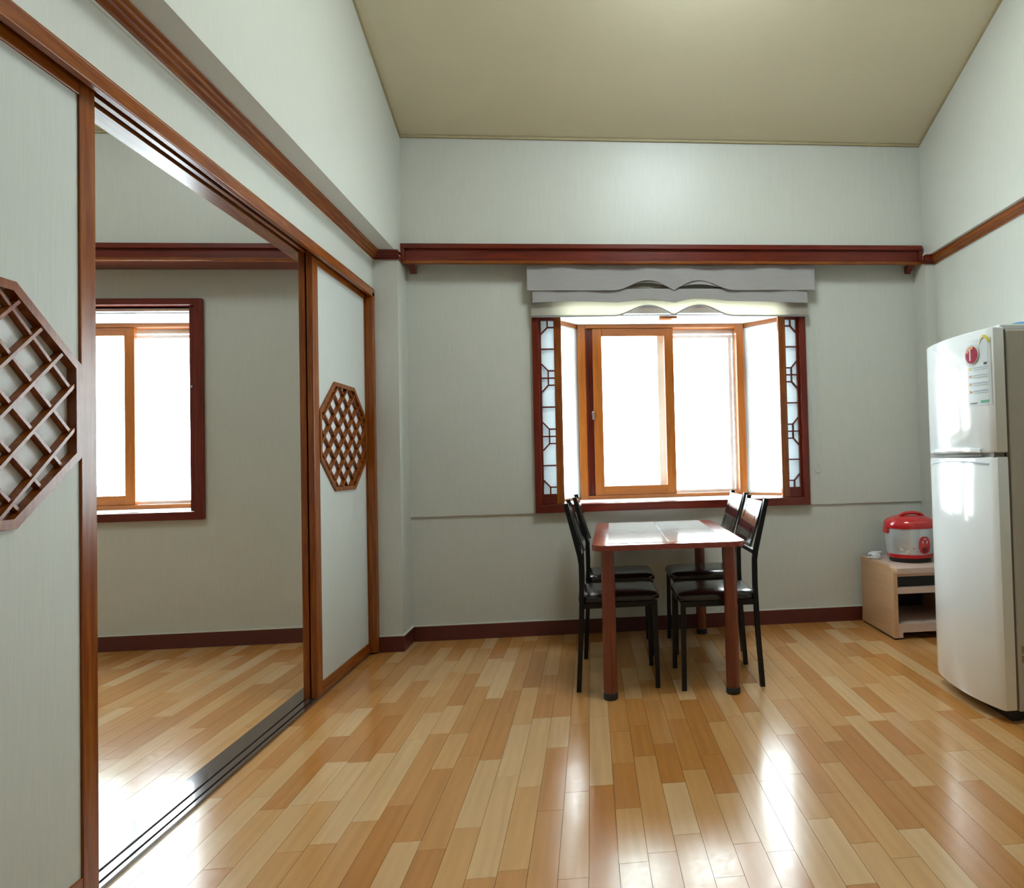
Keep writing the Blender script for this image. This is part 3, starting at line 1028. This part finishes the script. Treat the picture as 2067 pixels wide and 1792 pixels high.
# ------------------------------------------------------------------ roman blind with scalloped valance
def scallop(x, cx, depth):
    s = abs(x - cx) / 0.40
    if s >= 1:
        return 0.0
    if s < 0.43:
        return depth * math.sin(PI / 2 * s / 0.43)
    return depth * (0.5 + 0.5 * math.cos(PI * (s - 0.43) / 0.57))


def cloth(name, x0, x1, ztop, zbot_fn, y_fn, mat, parent, nu=90, nv=10, th=0.004):
    m = MB()

    def f(side):
        def g(u, v):
            x = x0 + (x1 - x0) * u
            zb = zbot_fn(x)
            z = ztop + (zb - ztop) * v
            return (x, y_fn(x, z, v) + side * th, z)
        return g
    m.grid(f(0), nu, nv)
    m.grid(f(1), nu, nv)
    # close the rim
    bmesh.ops.remove_doubles(m.bm, verts=m.bm.verts, dist=1e-6)
    bes = [e for e in m.bm.edges if e.is_boundary]
    bmesh.ops.bridge_loops(m.bm, edges=bes)
    return m.build(name, mat, parent, smooth=True)


bl = empty('roman_blind', (0.57, 4.59, 2.05))
tag(bl, 'grey linen roman blind with scalloped valance drawn up over the bay window', 'blind')
CX = 0.571
cloth('valance', -0.381, 1.522, 2.398, lambda x: 2.232 + scallop(x, CX, 0.066), lambda x, z, v: 4.560 + 0.006 * math.sin(x * 9) * (1 - v) + 0.004 * math.sin(x * 23 + 2), VALANCE, bl)


def fold_y(x, z, v):
    t = (v * 3.0) % 1.0
    return 4.590 + 0.016 * (1 - t) * (1 if v < 0.99 else 0.6) + 0.004 * math.sin(x * 7 + v * 6)


cloth('blind_cloth', -0.362, 1.482, 2.396, lambda x: 2.066 + 0.006 * math.sin((x + 0.36) * 2.0) + scallop(x, CX, 0.066), fold_y, BLIND, bl, nv=36, th=0.003)
m = MB()
pts = []
for i in range(91):
    x = -0.362 + 1.844 * i / 90
    pts.append((x, 4.592, 2.066 + 0.006 * math.sin((x + 0.36) * 2.0) + scallop(x, CX, 0.066)))
m.sweep(pts, 0.0042, 6)
m.build('hem_piping', HEM, bl, smooth=True)
for k, zz in enumerate((2.290, 2.195)):
    cloth('fold_tier', -0.350 + 0.0 * k, 1.470, zz + 0.05, lambda x, zz=zz: zz - 0.040 + scallop(x, CX, 0.03) + 0.007 * math.sin(x * 6 + k * 2), lambda x, z, v: 4.574 - 0.006 * v + 0.003 * math.sin(x * 8), VALANCE, bl, nv=6, th=0.003)
boxo('head_rail', (-0.37, 1.51, 4.585, 4.625, 2.400, 2.432), WHITE_ALU, bl)
# bead cord loop on the right
m = MB()
pts = []
zt_, zb_ = 2.06, 1.05
for i in range(12):
    pts.append((1.508, 4.640, zt_ + (zb_ - zt_) * i / 11))
for i in range(1, 10):
    a = PI + PI * i / 10
    pts.append((1.529 + 0.021 * math.cos(a), 4.640, zb_ + 0.035 * math.sin(a)))
for i in range(12):
    pts.append((1.550, 4.640, zb_ + (zt_ - zb_) * i / 11))
m.sweep(pts, 0.0016, 6)
m.build('pull_cord', WPLASTIC, bl, smooth=True)

# ------------------------------------------------------------------ dining table
TX, TY, TA = 0.378, 3.935, math.radians(-1.6)
tb = empty('dining_table', (0, 0, 0))
tag(tb, 'reddish wooden dining table with pale tiled top and round legs under the bay window', 'table')


def rounded_rect(hx, hy, r, n=6):
    out = []
    for (sx, sy, a0) in ((1, 1, 0), (-1, 1, PI / 2), (-1, -1, PI), (1, -1, 3 * PI / 2)):
        for i in range(n + 1):
            a = a0 + PI / 2 * i / n
            out.append((sx * (hx - r) + r * math.cos(a), sy * (hy - r) + r * math.sin(a)))
    return out


m = MB()
m.prism([(x, y, 0.699) for x, y in rounded_rect(0.365, 0.628, 0.05)], (0, 0, 0.026))
top_edges = [e for e in m.bm.edges if abs(e.verts[0].co.z - e.verts[1].co.z) < 1e-6]
bmesh.ops.bevel(m.bm, geom=top_edges, offset=0.005, segments=2, affect='EDGES')
m.build('table_top', TABLEW, tb, smooth=True)
for xa, xb in ((-0.288, -0.0025), (0.0025, 0.288)):
    boxo('tile_panel', (xa, xb, -0.56, 0.57, 0.724, 0.7268), TILE, tb, bevel=0.0008)
boxo('tile_joint', (-0.0025, 0.0025, -0.56, 0.57, 0.724, 0.7258), GROOVE, tb)
for sx in (-1, 1):
    for sy in (-1, 1):
        lg = MB().lathe([(0.031, 0.028), (0.033, 0.04), (0.0325, 0.60), (0.030, 0.699)], sx * 0.292, sy * 0.585, 28).build('leg', TABLELEG, tb, smooth=True)
        MB().lathe([(0.0, 0.0), (0.031, 0.0), (0.0345, 0.006), (0.0345, 0.028), (0.033, 0.031)], sx * 0.292, sy * 0.585, 28).build('foot_cap', RUBBER, lg, smooth=True)
tb.location = (TX, TY, 0)
tb.rotation_euler = (0, 0, TA)

# ------------------------------------------------------------------ dining chairs (local: +x is forward)
def make_chair():
    r = empty('dining_chair')
    W = 0.19
    for s in (-1, 1):
        y = s * W
        m = MB()
        pts = [(-0.022, y, 0.0), (-0.004, y, 0.30), (0.002, y, 0.50), (0.001, y, 0.62), (-0.006, y, 0.665), (-0.066, y, 0.915)]
        m.sweep(pts, 0.0115, square=True)
        m.build('rear_leg', BLACK, r)
        MB().sweep([(0.365, y, 0.0), (0.360, y, 0.428)], 0.0115, square=True).build('front_leg', BLACK, r)
        MB().box(0.0, 0.36, y - 0.010, y + 0.010, 0.402, 0.428).build('seat_rail', BLACK, r)
    for x in (0.004, 0.352):
        MB().box(x - 0.010, x + 0.010, -W, W, 0.402, 0.428).build('cross_rail', BLACK, r)
    # padded seat
    m = MB()
    hx, hy = 0.202, 0.196
    rings = []
    for (k, z) in ((0.93, 0.426), (0.99, 0.430), (1.0, 0.440), (0.985, 0.452), (0.93, 0.462), (0.75, 0.468), (0.4, 0.471)):
        rings.append([m.bm.verts.new((0.185 + x * k, y * k, z)) for x, y in rounded_rect(hx, hy, 0.055, 6)])
    for A, B in zip(rings, rings[1:]):
        n = len(A)
        for i in range(n):
            m.bm.faces.new((A[i], A[(i + 1) % n], B[(i + 1) % n], B[i]))
    m.bm.faces.new(rings[0][::-1]); m.bm.faces.new(rings[-1])
    m.build('seat', VINYL, r, smooth=True)
    # back panel with slots, set on the leaning posts
    ang = math.radians(18)
    M = Matrix.Translation((0.008, 0, 0.678)) @ Matrix.Rotation(-ang, 4, 'Y')
    m = MB()
    H = 0.232
    ts, te = 0.004, 0.016
    cols = [(-0.178, -0.128, None), (-0.128, -0.116, 'slot'), (-0.116, 0.116, None), (0.116, 0.128, 'slot'), (0.128, 0.178, None)]
    for a, b, k in cols:
        if k is None:
            m.box(ts, te, a, b, 0, H, mat=M)
        else:
            for z0, z1 in ((0, 0.018), (0.088, 0.130), (0.200, H)):
                m.box(ts, te, a, b, z0, z1, mat=M)
    m.build('backrest', BLACK_GLOSS, r)
    MB().box(-0.010, 0.010, -W, W, 0.648, 0.668).build('back_rail', BLACK, r)
    for s in (-1, 1):
        MB().sweep([(-0.066, s * W, 0.914), (-0.0665, s * W, 0.918)], 0.0125, square=True).build('post_cap', RUBBER, r)
    return r


ch = make_chair()
spots = [(-0.060, 3.675, 0, 'black metal dining chair left of the table, nearer to the viewer'),
         (-0.030, 4.250, 0, 'black metal dining chair left of the table, nearer to the window'),
         (0.792, 3.605, PI, 'black metal dining chair right of the table, nearer to the viewer'),
         (0.832, 4.240, PI, 'black metal dining chair right of the table, nearer to the window')]
for i, (x, y, a, lab) in enumerate(spots):
    o = ch if i == 0 else copy_tree(ch)
    o.location = (x, y, 0)
    o.rotation_euler = (0, 0, a)
    tag(o, lab, 'chair', 'black chairs around the dining table')

# ------------------------------------------------------------------ refrigerator (front faces -x)
FY0, FY1, FX0, FX1, FZ = 2.765, 3.335, 1.668, 2.27, 1.640
fg = empty('refrigerator', ((FX0 + FX1) / 2, (FY0 + FY1) / 2, 0))
tag(fg, 'tall white two door refrigerator against the right wall', 'refrigerator')
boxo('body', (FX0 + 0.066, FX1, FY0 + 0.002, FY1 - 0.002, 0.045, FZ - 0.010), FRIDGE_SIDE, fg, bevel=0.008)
boxo('top_cover', (FX0 + 0.045, FX1 - 0.02, FY0 + 0.01, FY1 - 0.01, FZ - 0.012, FZ + 0.012), FRIDGE, fg, bevel=0.006)
boxo('gasket', (FX0 + 0.054, FX0 + 0.068, FY0 + 0.008, FY1 - 0.008, 0.055, FZ - 0.012), GASKET, fg)
boxo('kick_plate', (FX0 + 0.05, FX0 + 0.09, FY0 + 0.03, FY1 - 0.03, 0.0, 0.05), RUBBER, fg)
for yy in (FY0 + 0.04, FY1 - 0.08):
    boxo('foot', (FX0 + 0.06, FX0 + 0.12, yy, yy + 0.04, 0, 0.05), RUBBER, fg)
    boxo('foot', (FX1 - 0.10, FX1 - 0.05, yy, yy + 0.04, 0, 0.05), RUBBER, fg)


def front_x(y):
    s = (y - FY0) / (FY1 - FY0) * 2 - 1
    return FX0 - 0.040 * (1 - s * s) + (0.008 * max(0, (abs(s) - 0.93) / 0.07) ** 2)


def fridge_door(z0, z1, name, dip=0.0, dip_side='none'):
    m = MB()
    ny, rnd = 36, 0.010
    outline = []
    for i in range(ny + 1):
        y = FY0 + (FY1 - FY0) * i / ny
        outline.append((front_x(y), y))
    xb = FX0 + 0.054
    rings = []
    for (ins, z) in ((0.010, z0), (0.003, z0 + 0.003), (0, z0 + 0.010), (0, z1 - 0.010), (0.003, z1 - 0.003), (0.010, z1)):
        ring = [m.bm.verts.new((x + ins, min(max(y, FY0 + ins), FY1 - ins), z)) for x, y in outline]
        ring += [m.bm.verts.new((xb, FY1 - ins, z)), m.bm.verts.new((xb, FY0 + ins, z))]
        rings.append(ring)
    for A, B in zip(rings, rings[1:]):
        n = len(A)
        for i in range(n):
            m.bm.faces.new((A[i], A[(i + 1) % n], B[(i + 1) % n], B[i]))
    m.bm.faces.new(rings[0][::-1]); m.bm.faces.new(rings[-1])
    return m.build(name, FRIDGE, fg, smooth=True)


d_lo = fridge_door(0.050, 1.098, 'fridge_door')
d_up = fridge_door(1.114, FZ, 'freezer_door')
boxo('door_gap', (FX0 + 0.0, FX0 + 0.045, FY0 + 0.01, FY1 - 0.01, 1.095, 1.117), GASKET, fg)


def front_strip(ya, yb, z0, z1, off, th, mat, parent, name, n=14, smile=0.0):
    """thin piece following the bowed front"""
    m = MB()
    def g(side):
        def f(u, v):
            y = ya + (yb - ya) * u
            s = 2 * u - 1
            return (front_x(y) - off - (th if side else 0) * 1.0, y, z0 + (z1 - z0) * v + smile * (s * s - 1))
        return f
    m.grid(g(0), n, 1); m.grid(g(1), n, 1)
    bmesh.ops.bridge_loops(m.bm, edges=[e for e in m.bm.edges if e.is_boundary])
    return m.build(name, mat, parent, smooth=True)


front_strip(2.84, 3.27, 1.118, 1.132, 0.0, 0.006, FRIDGE, d_up, 'handle_lip', smile=-0.008)
front_strip(2.84, 3.10, 1.1005, 1.110, -0.004, 0.003, GASKET, d_lo, 'handle_slot')
front_strip(2.80, 3.29, 1.066, 1.071, 0.0, 0.003, PRINT_GREY, d_lo, 'handle_crease', smile=-0.012)

# printed leaflet and magnet on the freezer door
lf = empty('door_sticker', (front_x(2.83), 2.83, 1.32))
tag(lf, 'pale energy sticker with yellow arch and rows of print on the freezer door', 'sticker')
front_strip(2.772, 2.905, 1.318, 1.600, 0.0006, 0.0006, mat_plain('sticker_pale', (0.72, 0.78, 0.80), rough=0.25, noise=0.03), lf, 'sticker_sheet')
for i in range(9):
    a0, a1 = PI * i / 9, PI * (i + 1) / 9
    yc_, zc_ = 2.803, 1.578
    m = MB()
    q = []
    for a, rr in ((a0, 0.030), (a1, 0.030), (a1, 0.020), (a0, 0.020)):
        y = yc_ + rr * math.cos(a)
        q.append((front_x(y) - 0.0024, y, zc_ + rr * 1.15 * math.sin(a)))
    m.prism(q, (-0.0008, 0, 0)).build('arch_segment', YELLOW if i > 3 else mat_plain('arch_pale_%d' % i, (0.75, 0.74, 0.55), rough=0.4), lf)
for i in range(4):
    z = 1.472 - 0.033 * i
    front_strip(2.882, 2.894, z, z + 0.010, 0.0018, 0.0008, ORANGE if i else YELLOW, lf, 'print_dot', n=3)
    front_strip(2.790, 2.872, z + 0.006, z + 0.009, 0.0018, 0.0006, PRINT_GREY, lf, 'print_line', n=5)
    front_strip(2.790, 2.862, z - 0.003, z - 0.0005, 0.0018, 0.0006, PRINT_GREY, lf, 'print_line', n=5)
front_strip(2.785, 2.828, 1.328, 1.338, 0.0018, 0.0008, PRINT_GREEN, lf, 'print_block', n=4)
front_strip(2.850, 2.890, 1.326, 1.331, 0.0018, 0.0008, PRINT_DARK, lf, 'print_block', n=4)
front_strip(2.790, 2.806, 1.487, 1.497, 0.0018, 0.0008, PRINT_DARK, lf, 'print_block', n=4)
mg = empty('fridge_magnet', (front_x(2.873), 2.873, 1.538))
tag(mg, 'round red and orange picture magnet on the freezer door', 'magnet')


def disc(yc, zc, r, x_off, th, mat, parent, name, ry=1.0):
    m = MB()
    n = 28
    pts = []
    for i in range(n):
        a = 2 * PI * i / n
        y = yc + r * ry * math.cos(a)
        pts.append((front_x(y) - x_off, y, zc + r * math.sin(a)))
    m.prism(pts, (-th, 0, 0))
    return m.build(name, mat, parent)


disc(2.873, 1.538, 0.042, 0.0025, 0.004, MAGRIM, mg, 'magnet_body', 1.05)
disc(2.868, 1.536, 0.036, 0.0068, 0.0006, CRIMSON, mg, 'magnet_picture', 1.0)
m = MB()
q = []
for a, rr in [(PI * 0.12 + PI * 0.5 * i / 6, 0.036) for i in range(7)] + [(PI * 0.12 + PI * 0.5 * (6 - i) / 6, 0.024) for i in range(7)]:
    y = 2.868 + rr * math.cos(a)
    q.append((front_x(y) - 0.0076, y, 1.536 + rr * math.sin(a)))
m.prism(q, (-0.0005, 0, 0)).build('picture_patch', ORANGE, mg)
front_strip(2.871, 2.879, 1.512, 1.562, 0.0078, 0.0005, MAGRIM, mg, 'picture_patch', n=2)
# rating plate on the side of the fridge
m = MB()
for z0 in (0.245, 0.285):
    m.box(1.752, 1.80, FY0 - 0.0005, FY0 + 0.003, z0, z0 + 0.03)
tag(m.build('rating_plate', mat_plain('plate_tan', (0.35, 0.28, 0.12), rough=0.4, noise=0.5, scale=90), None, origin=(1.77, FY0, 0.28)), 'small tan rating plate on the lower side of the refrigerator', 'label')
# folded plastic bag on the fridge top
bg_ = empty('plastic_packet', (2.02, 2.95, FZ + 0.012))
tag(bg_, 'blue and green plastic packet lying on top of the refrigerator', 'packet')
m = MB()
def packet(z_off):
    def f(u, v):
        x = 1.80 + 0.30 * u + 0.01 * math.sin(v * 9)
        y = 2.80 + 0.30 * v + 0.012 * math.sin(u * 8)
        e = min(u, 1 - u, v, 1 - v)
        h = 0.055 * min(1, e * 6) * (0.35 + 0.65 * u) + 0.006 * math.sin(u * 17) * math.sin(v * 13)
        return (x, y, FZ + 0.0125 + (max(0.004, h) if z_off else 0.0))
    return f
m.grid(packet(1), 14, 14); m.grid(packet(0), 14, 14)
bmesh.ops.bridge_loops(m.bm, edges=[e for e in m.bm.edges if e.is_boundary])
m.build('packet_body', BLUE, bg_, smooth=True)
MB().box(1.785, 1.825, 2.80, 2.98, FZ + 0.0125, FZ + 0.019, bevel=0.002).build('packet_flap', GREEN, bg_)

# ------------------------------------------------------------------ low shelf cabinet
cb = empty('shelf_cabinet', (2.03, 4.36, 0))
tag(cb, 'low pale wood open shelf cabinet in the corner beside the refrigerator', 'cabinet')
CX0, CX1, CY0, CY1, CZ = 1.800, 2.24, 4.105, 4.615, 0.438


def side_profile():
    pts = [(CY0, 0.058), (CY1, 0.058), (CY1, CZ)]
    R_ = 0.095
    for i in range(9):
        a = PI / 2 + PI / 2 * i / 8
        pts.append((CY0 + R_ + R_ * math.cos(a), CZ - R_ * 0.42 + R_ * 0.42 * math.sin(a)))
    return pts


for xa in (CX0, CX1 - 0.024):
    MB().prism([(xa, y, z) for y, z in side_profile()], (0.024, 0, 0)).build('side_panel', CABW, cb)
pr_ = side_profile()[2:]
m = MB()
top = [(CX0 + 0.024, y, z) for y, z in pr_] + [(CX0 + 0.024, y + (0.020 if i > 4 else 0.0), z - 0.022) for i, (y, z) in list(enumerate(pr_))[::-1]]
m.prism(top, (CX1 - CX0 - 0.048, 0, 0)).build('top_board', CABF, cb, smooth=True)
boxo('front_edge', (CX0 + 0.024, CX1 - 0.024, CY0, CY0 + 0.022, 0.405, 0.428), CABF, cb)
boxo('shelf', (CX0 + 0.024, CX1 - 0.024, CY0 + 0.003, CY1 - 0.01, 0.276, 0.311), CABF, cb)
boxo('bottom_board', (CX0 + 0.024, CX1 - 0.024, CY0 + 0.002, CY1 - 0.01, 0.060, 0.094), CABF, cb)
boxo('dark_panel', (CX0 + 0.024, CX1 - 0.024, CY0 + 0.05, CY0 + 0.06, 0.311, 0.410), CABBACK, cb)  # black sheet added close behind the upper opening to darken it
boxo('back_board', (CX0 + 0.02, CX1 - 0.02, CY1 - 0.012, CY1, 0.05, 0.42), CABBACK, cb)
for xa in (CX0 - 0.002, CX1 - 0.024):
    boxo('plinth', (xa, xa + 0.026, CY0 + 0.0, CY1, 0.012, 0.056), CABW, cb)
    boxo('plinth_foot', (xa + 0.004, xa + 0.026, CY0 + 0.01, CY1 - 0.01, 0.0, 0.013), RUBBER, cb)
boxo('plinth_block', (CX0 + 0.024, CX0 + 0.05, CY0, CY0 + 0.02, 0.014, 0.060), CABF, cb)
boxo('plinth_skirt', (CX0 + 0.05, CX1 - 0.024, CY0 + 0.002, CY0 + 0.02, 0.044, 0.060), CABF, cb)

# ------------------------------------------------------------------ rice cooker
RX, RY, RZ = 2.022, 4.345, CZ + 0.001
rc = empty('rice_cooker', (RX, RY, RZ))
tag(rc, 'silver rice cooker with glossy red lid on the low cabinet', 'rice cooker')
k = 1.0
MB().lathe([(0, 0), (0.122, 0.0), (0.128, 0.010), (0.126, 0.028), (0.0, 0.028)], RX, RY, 44).build('foot_ring', RUBBER, rc) if False else None
m = MB(); m.lathe([(0.0, RZ), (0.120, RZ), (0.127, RZ + 0.006), (0.130, RZ + 0.026)], RX, RY, 44); m.build('foot_ring', RUBBER, rc, smooth=True)
m = MB(); m.lathe([(0.130, RZ + 0.024), (0.139, RZ + 0.030), (0.142, RZ + 0.044), (0.140, RZ + 0.052)], RX, RY, 44); m.build('lower_band', RED, rc, smooth=True)
m = MB(); m.lathe([(0.139, RZ + 0.050), (0.143, RZ + 0.070), (0.149, RZ + 0.13), (0.152, RZ + 0.19), (0.151, RZ + 0.214)], RX, RY, 56); m.build('body', SILVER, rc, smooth=True)
m = MB(); m.lathe([(0.150, RZ + 0.210), (0.159, RZ + 0.214), (0.161, RZ + 0.226), (0.158, RZ + 0.246), (0.146, RZ + 0.264), (0.120, RZ + 0.279), (0.085, RZ + 0.288), (0.0, RZ + 0.291)], RX, RY, 56); lid = m.build('lid', RED, rc, smooth=True)
# carrying handle on the lid
m = MB()
pts = []
for i in range(15):
    a = PI * i / 14
    pts.append((RX + 0.082 * math.cos(a), RY - 0.03, RZ + 0.276 + 0.030 * math.sin(a)))
m.sweep(pts, 0.011, 8)
m.build('handle', RED, lid, smooth=True)
# hinge lug on the left
MB().box(RX - 0.168, RX - 0.146, RY - 0.03, RY + 0.03, RZ + 0.180, RZ + 0.226, bevel=0.008).build('lid_lug', RED, lid, smooth=True)
# control panel: an upright oval on the front, turned a little to the right
pa = -PI / 2 + 0.16
m = MB()
def ctrl(rad, sy_, sz_, zc, nm, mat, parent, n=26, zoff=0.0, aoff=0.0):
    m = MB()
    A, B = [], []
    for i in range(n):
        t = 2 * PI * i / n
        c, s = math.cos(t), math.sin(t)
        dx = sy_ * math.copysign(abs(c) ** 0.8, c)
        dz = sz_ * math.copysign(abs(s) ** 0.8, s)
        ang = pa + aoff + dx / 0.15
        A.append(m.bm.verts.new((RX + (rad - 0.02) * math.cos(ang), RY + (rad - 0.02) * math.sin(ang), zc + dz)))
        B.append(m.bm.verts.new((RX + rad * math.cos(ang), RY + rad * math.sin(ang), zc + dz * 0.97)))
    m.bm.faces.new(A[::-1]); m.bm.faces.new(B)
    for i in range(n):
        m.bm.faces.new((A[i], A[(i + 1) % n], B[(i + 1) % n], B[i]))
    return m.build(nm, mat, parent)
cp = ctrl(0.158, 0.036, 0.056, RZ + 0.112, 'control_panel', RED, rc)
ctrl(0.160, 0.009, 0.0025, RZ + 0.150, 'print_mark', MAGRIM, cp)
ctrl(0.160, 0.0022, 0.010, RZ + 0.130, 'indicator', MAGRIM, cp, aoff=-0.09)
ctrl(0.160, 0.0022, 0.010, RZ + 0.130, 'indicator', MAGRIM, cp, aoff=0.09)
ctrl(0.161, 0.018, 0.016, RZ + 0.084, 'switch_lever', mat_plain('dark_red_plastic', (0.16, 0.004, 0.006), rough=0.3), cp)
# little blossom decals round the body
rnd = random.Random(5)
for i in range(11):
    ang = -PI / 2 - 0.95 + 0.115 * i + rnd.uniform(-0.03, 0.03)
    if abs(ang - pa) < 0.30:
        continue
    zc = RZ + 0.078 + rnd.uniform(-0.012, 0.016)
    rr = 0.006 + rnd.uniform(-0.002, 0.002)
    m = MB()
    A = []
    t_ = Vector((-math.sin(ang), math.cos(ang), 0)); n_ = Vector((math.cos(ang), math.sin(ang), 0))
    c = Vector((RX, RY, zc)) + n_ * 0.1455
    pts = []
    for j in range(10):
        a = 2 * PI * j / 10
        q = rr * (1.0 if j % 2 == 0 else 0.55)
        pts.append(c + t_ * q * math.cos(a) + Vector((0, 0, q * math.sin(a))))
    m.prism(pts, n_ * 0.0012).build('blossom_decal', WPLASTIC if i % 3 else ORANGE, rc)

# bunched white cord with plug beside the cooker
cd = empty('power_cord', (1.86, 4.47, CZ))
tag(cd, 'bunched white power cord lying on the cabinet left of the rice cooker', 'cord')
m = MB()
pts = []
for i in range(70):
    t = i / 69
    a = t * 2 * PI * 3.2
    pts.append((1.852 + 0.042 * math.cos(a) * (0.75 + 0.25 * math.sin(t * 9)), 4.50 + 0.035 * math.sin(a), CZ + 0.006 + 0.034 * t + 0.006 * math.sin(a * 1.5)))
m.sweep(pts, 0.0075, 7)
m.build('cord_coil', WPLASTIC, cd, smooth=True)
MB().box(1.815, 1.872, 4.445, 4.475, CZ + 0.001, CZ + 0.034, bevel=0.008).build('plug', WPLASTIC, cd, smooth=True)
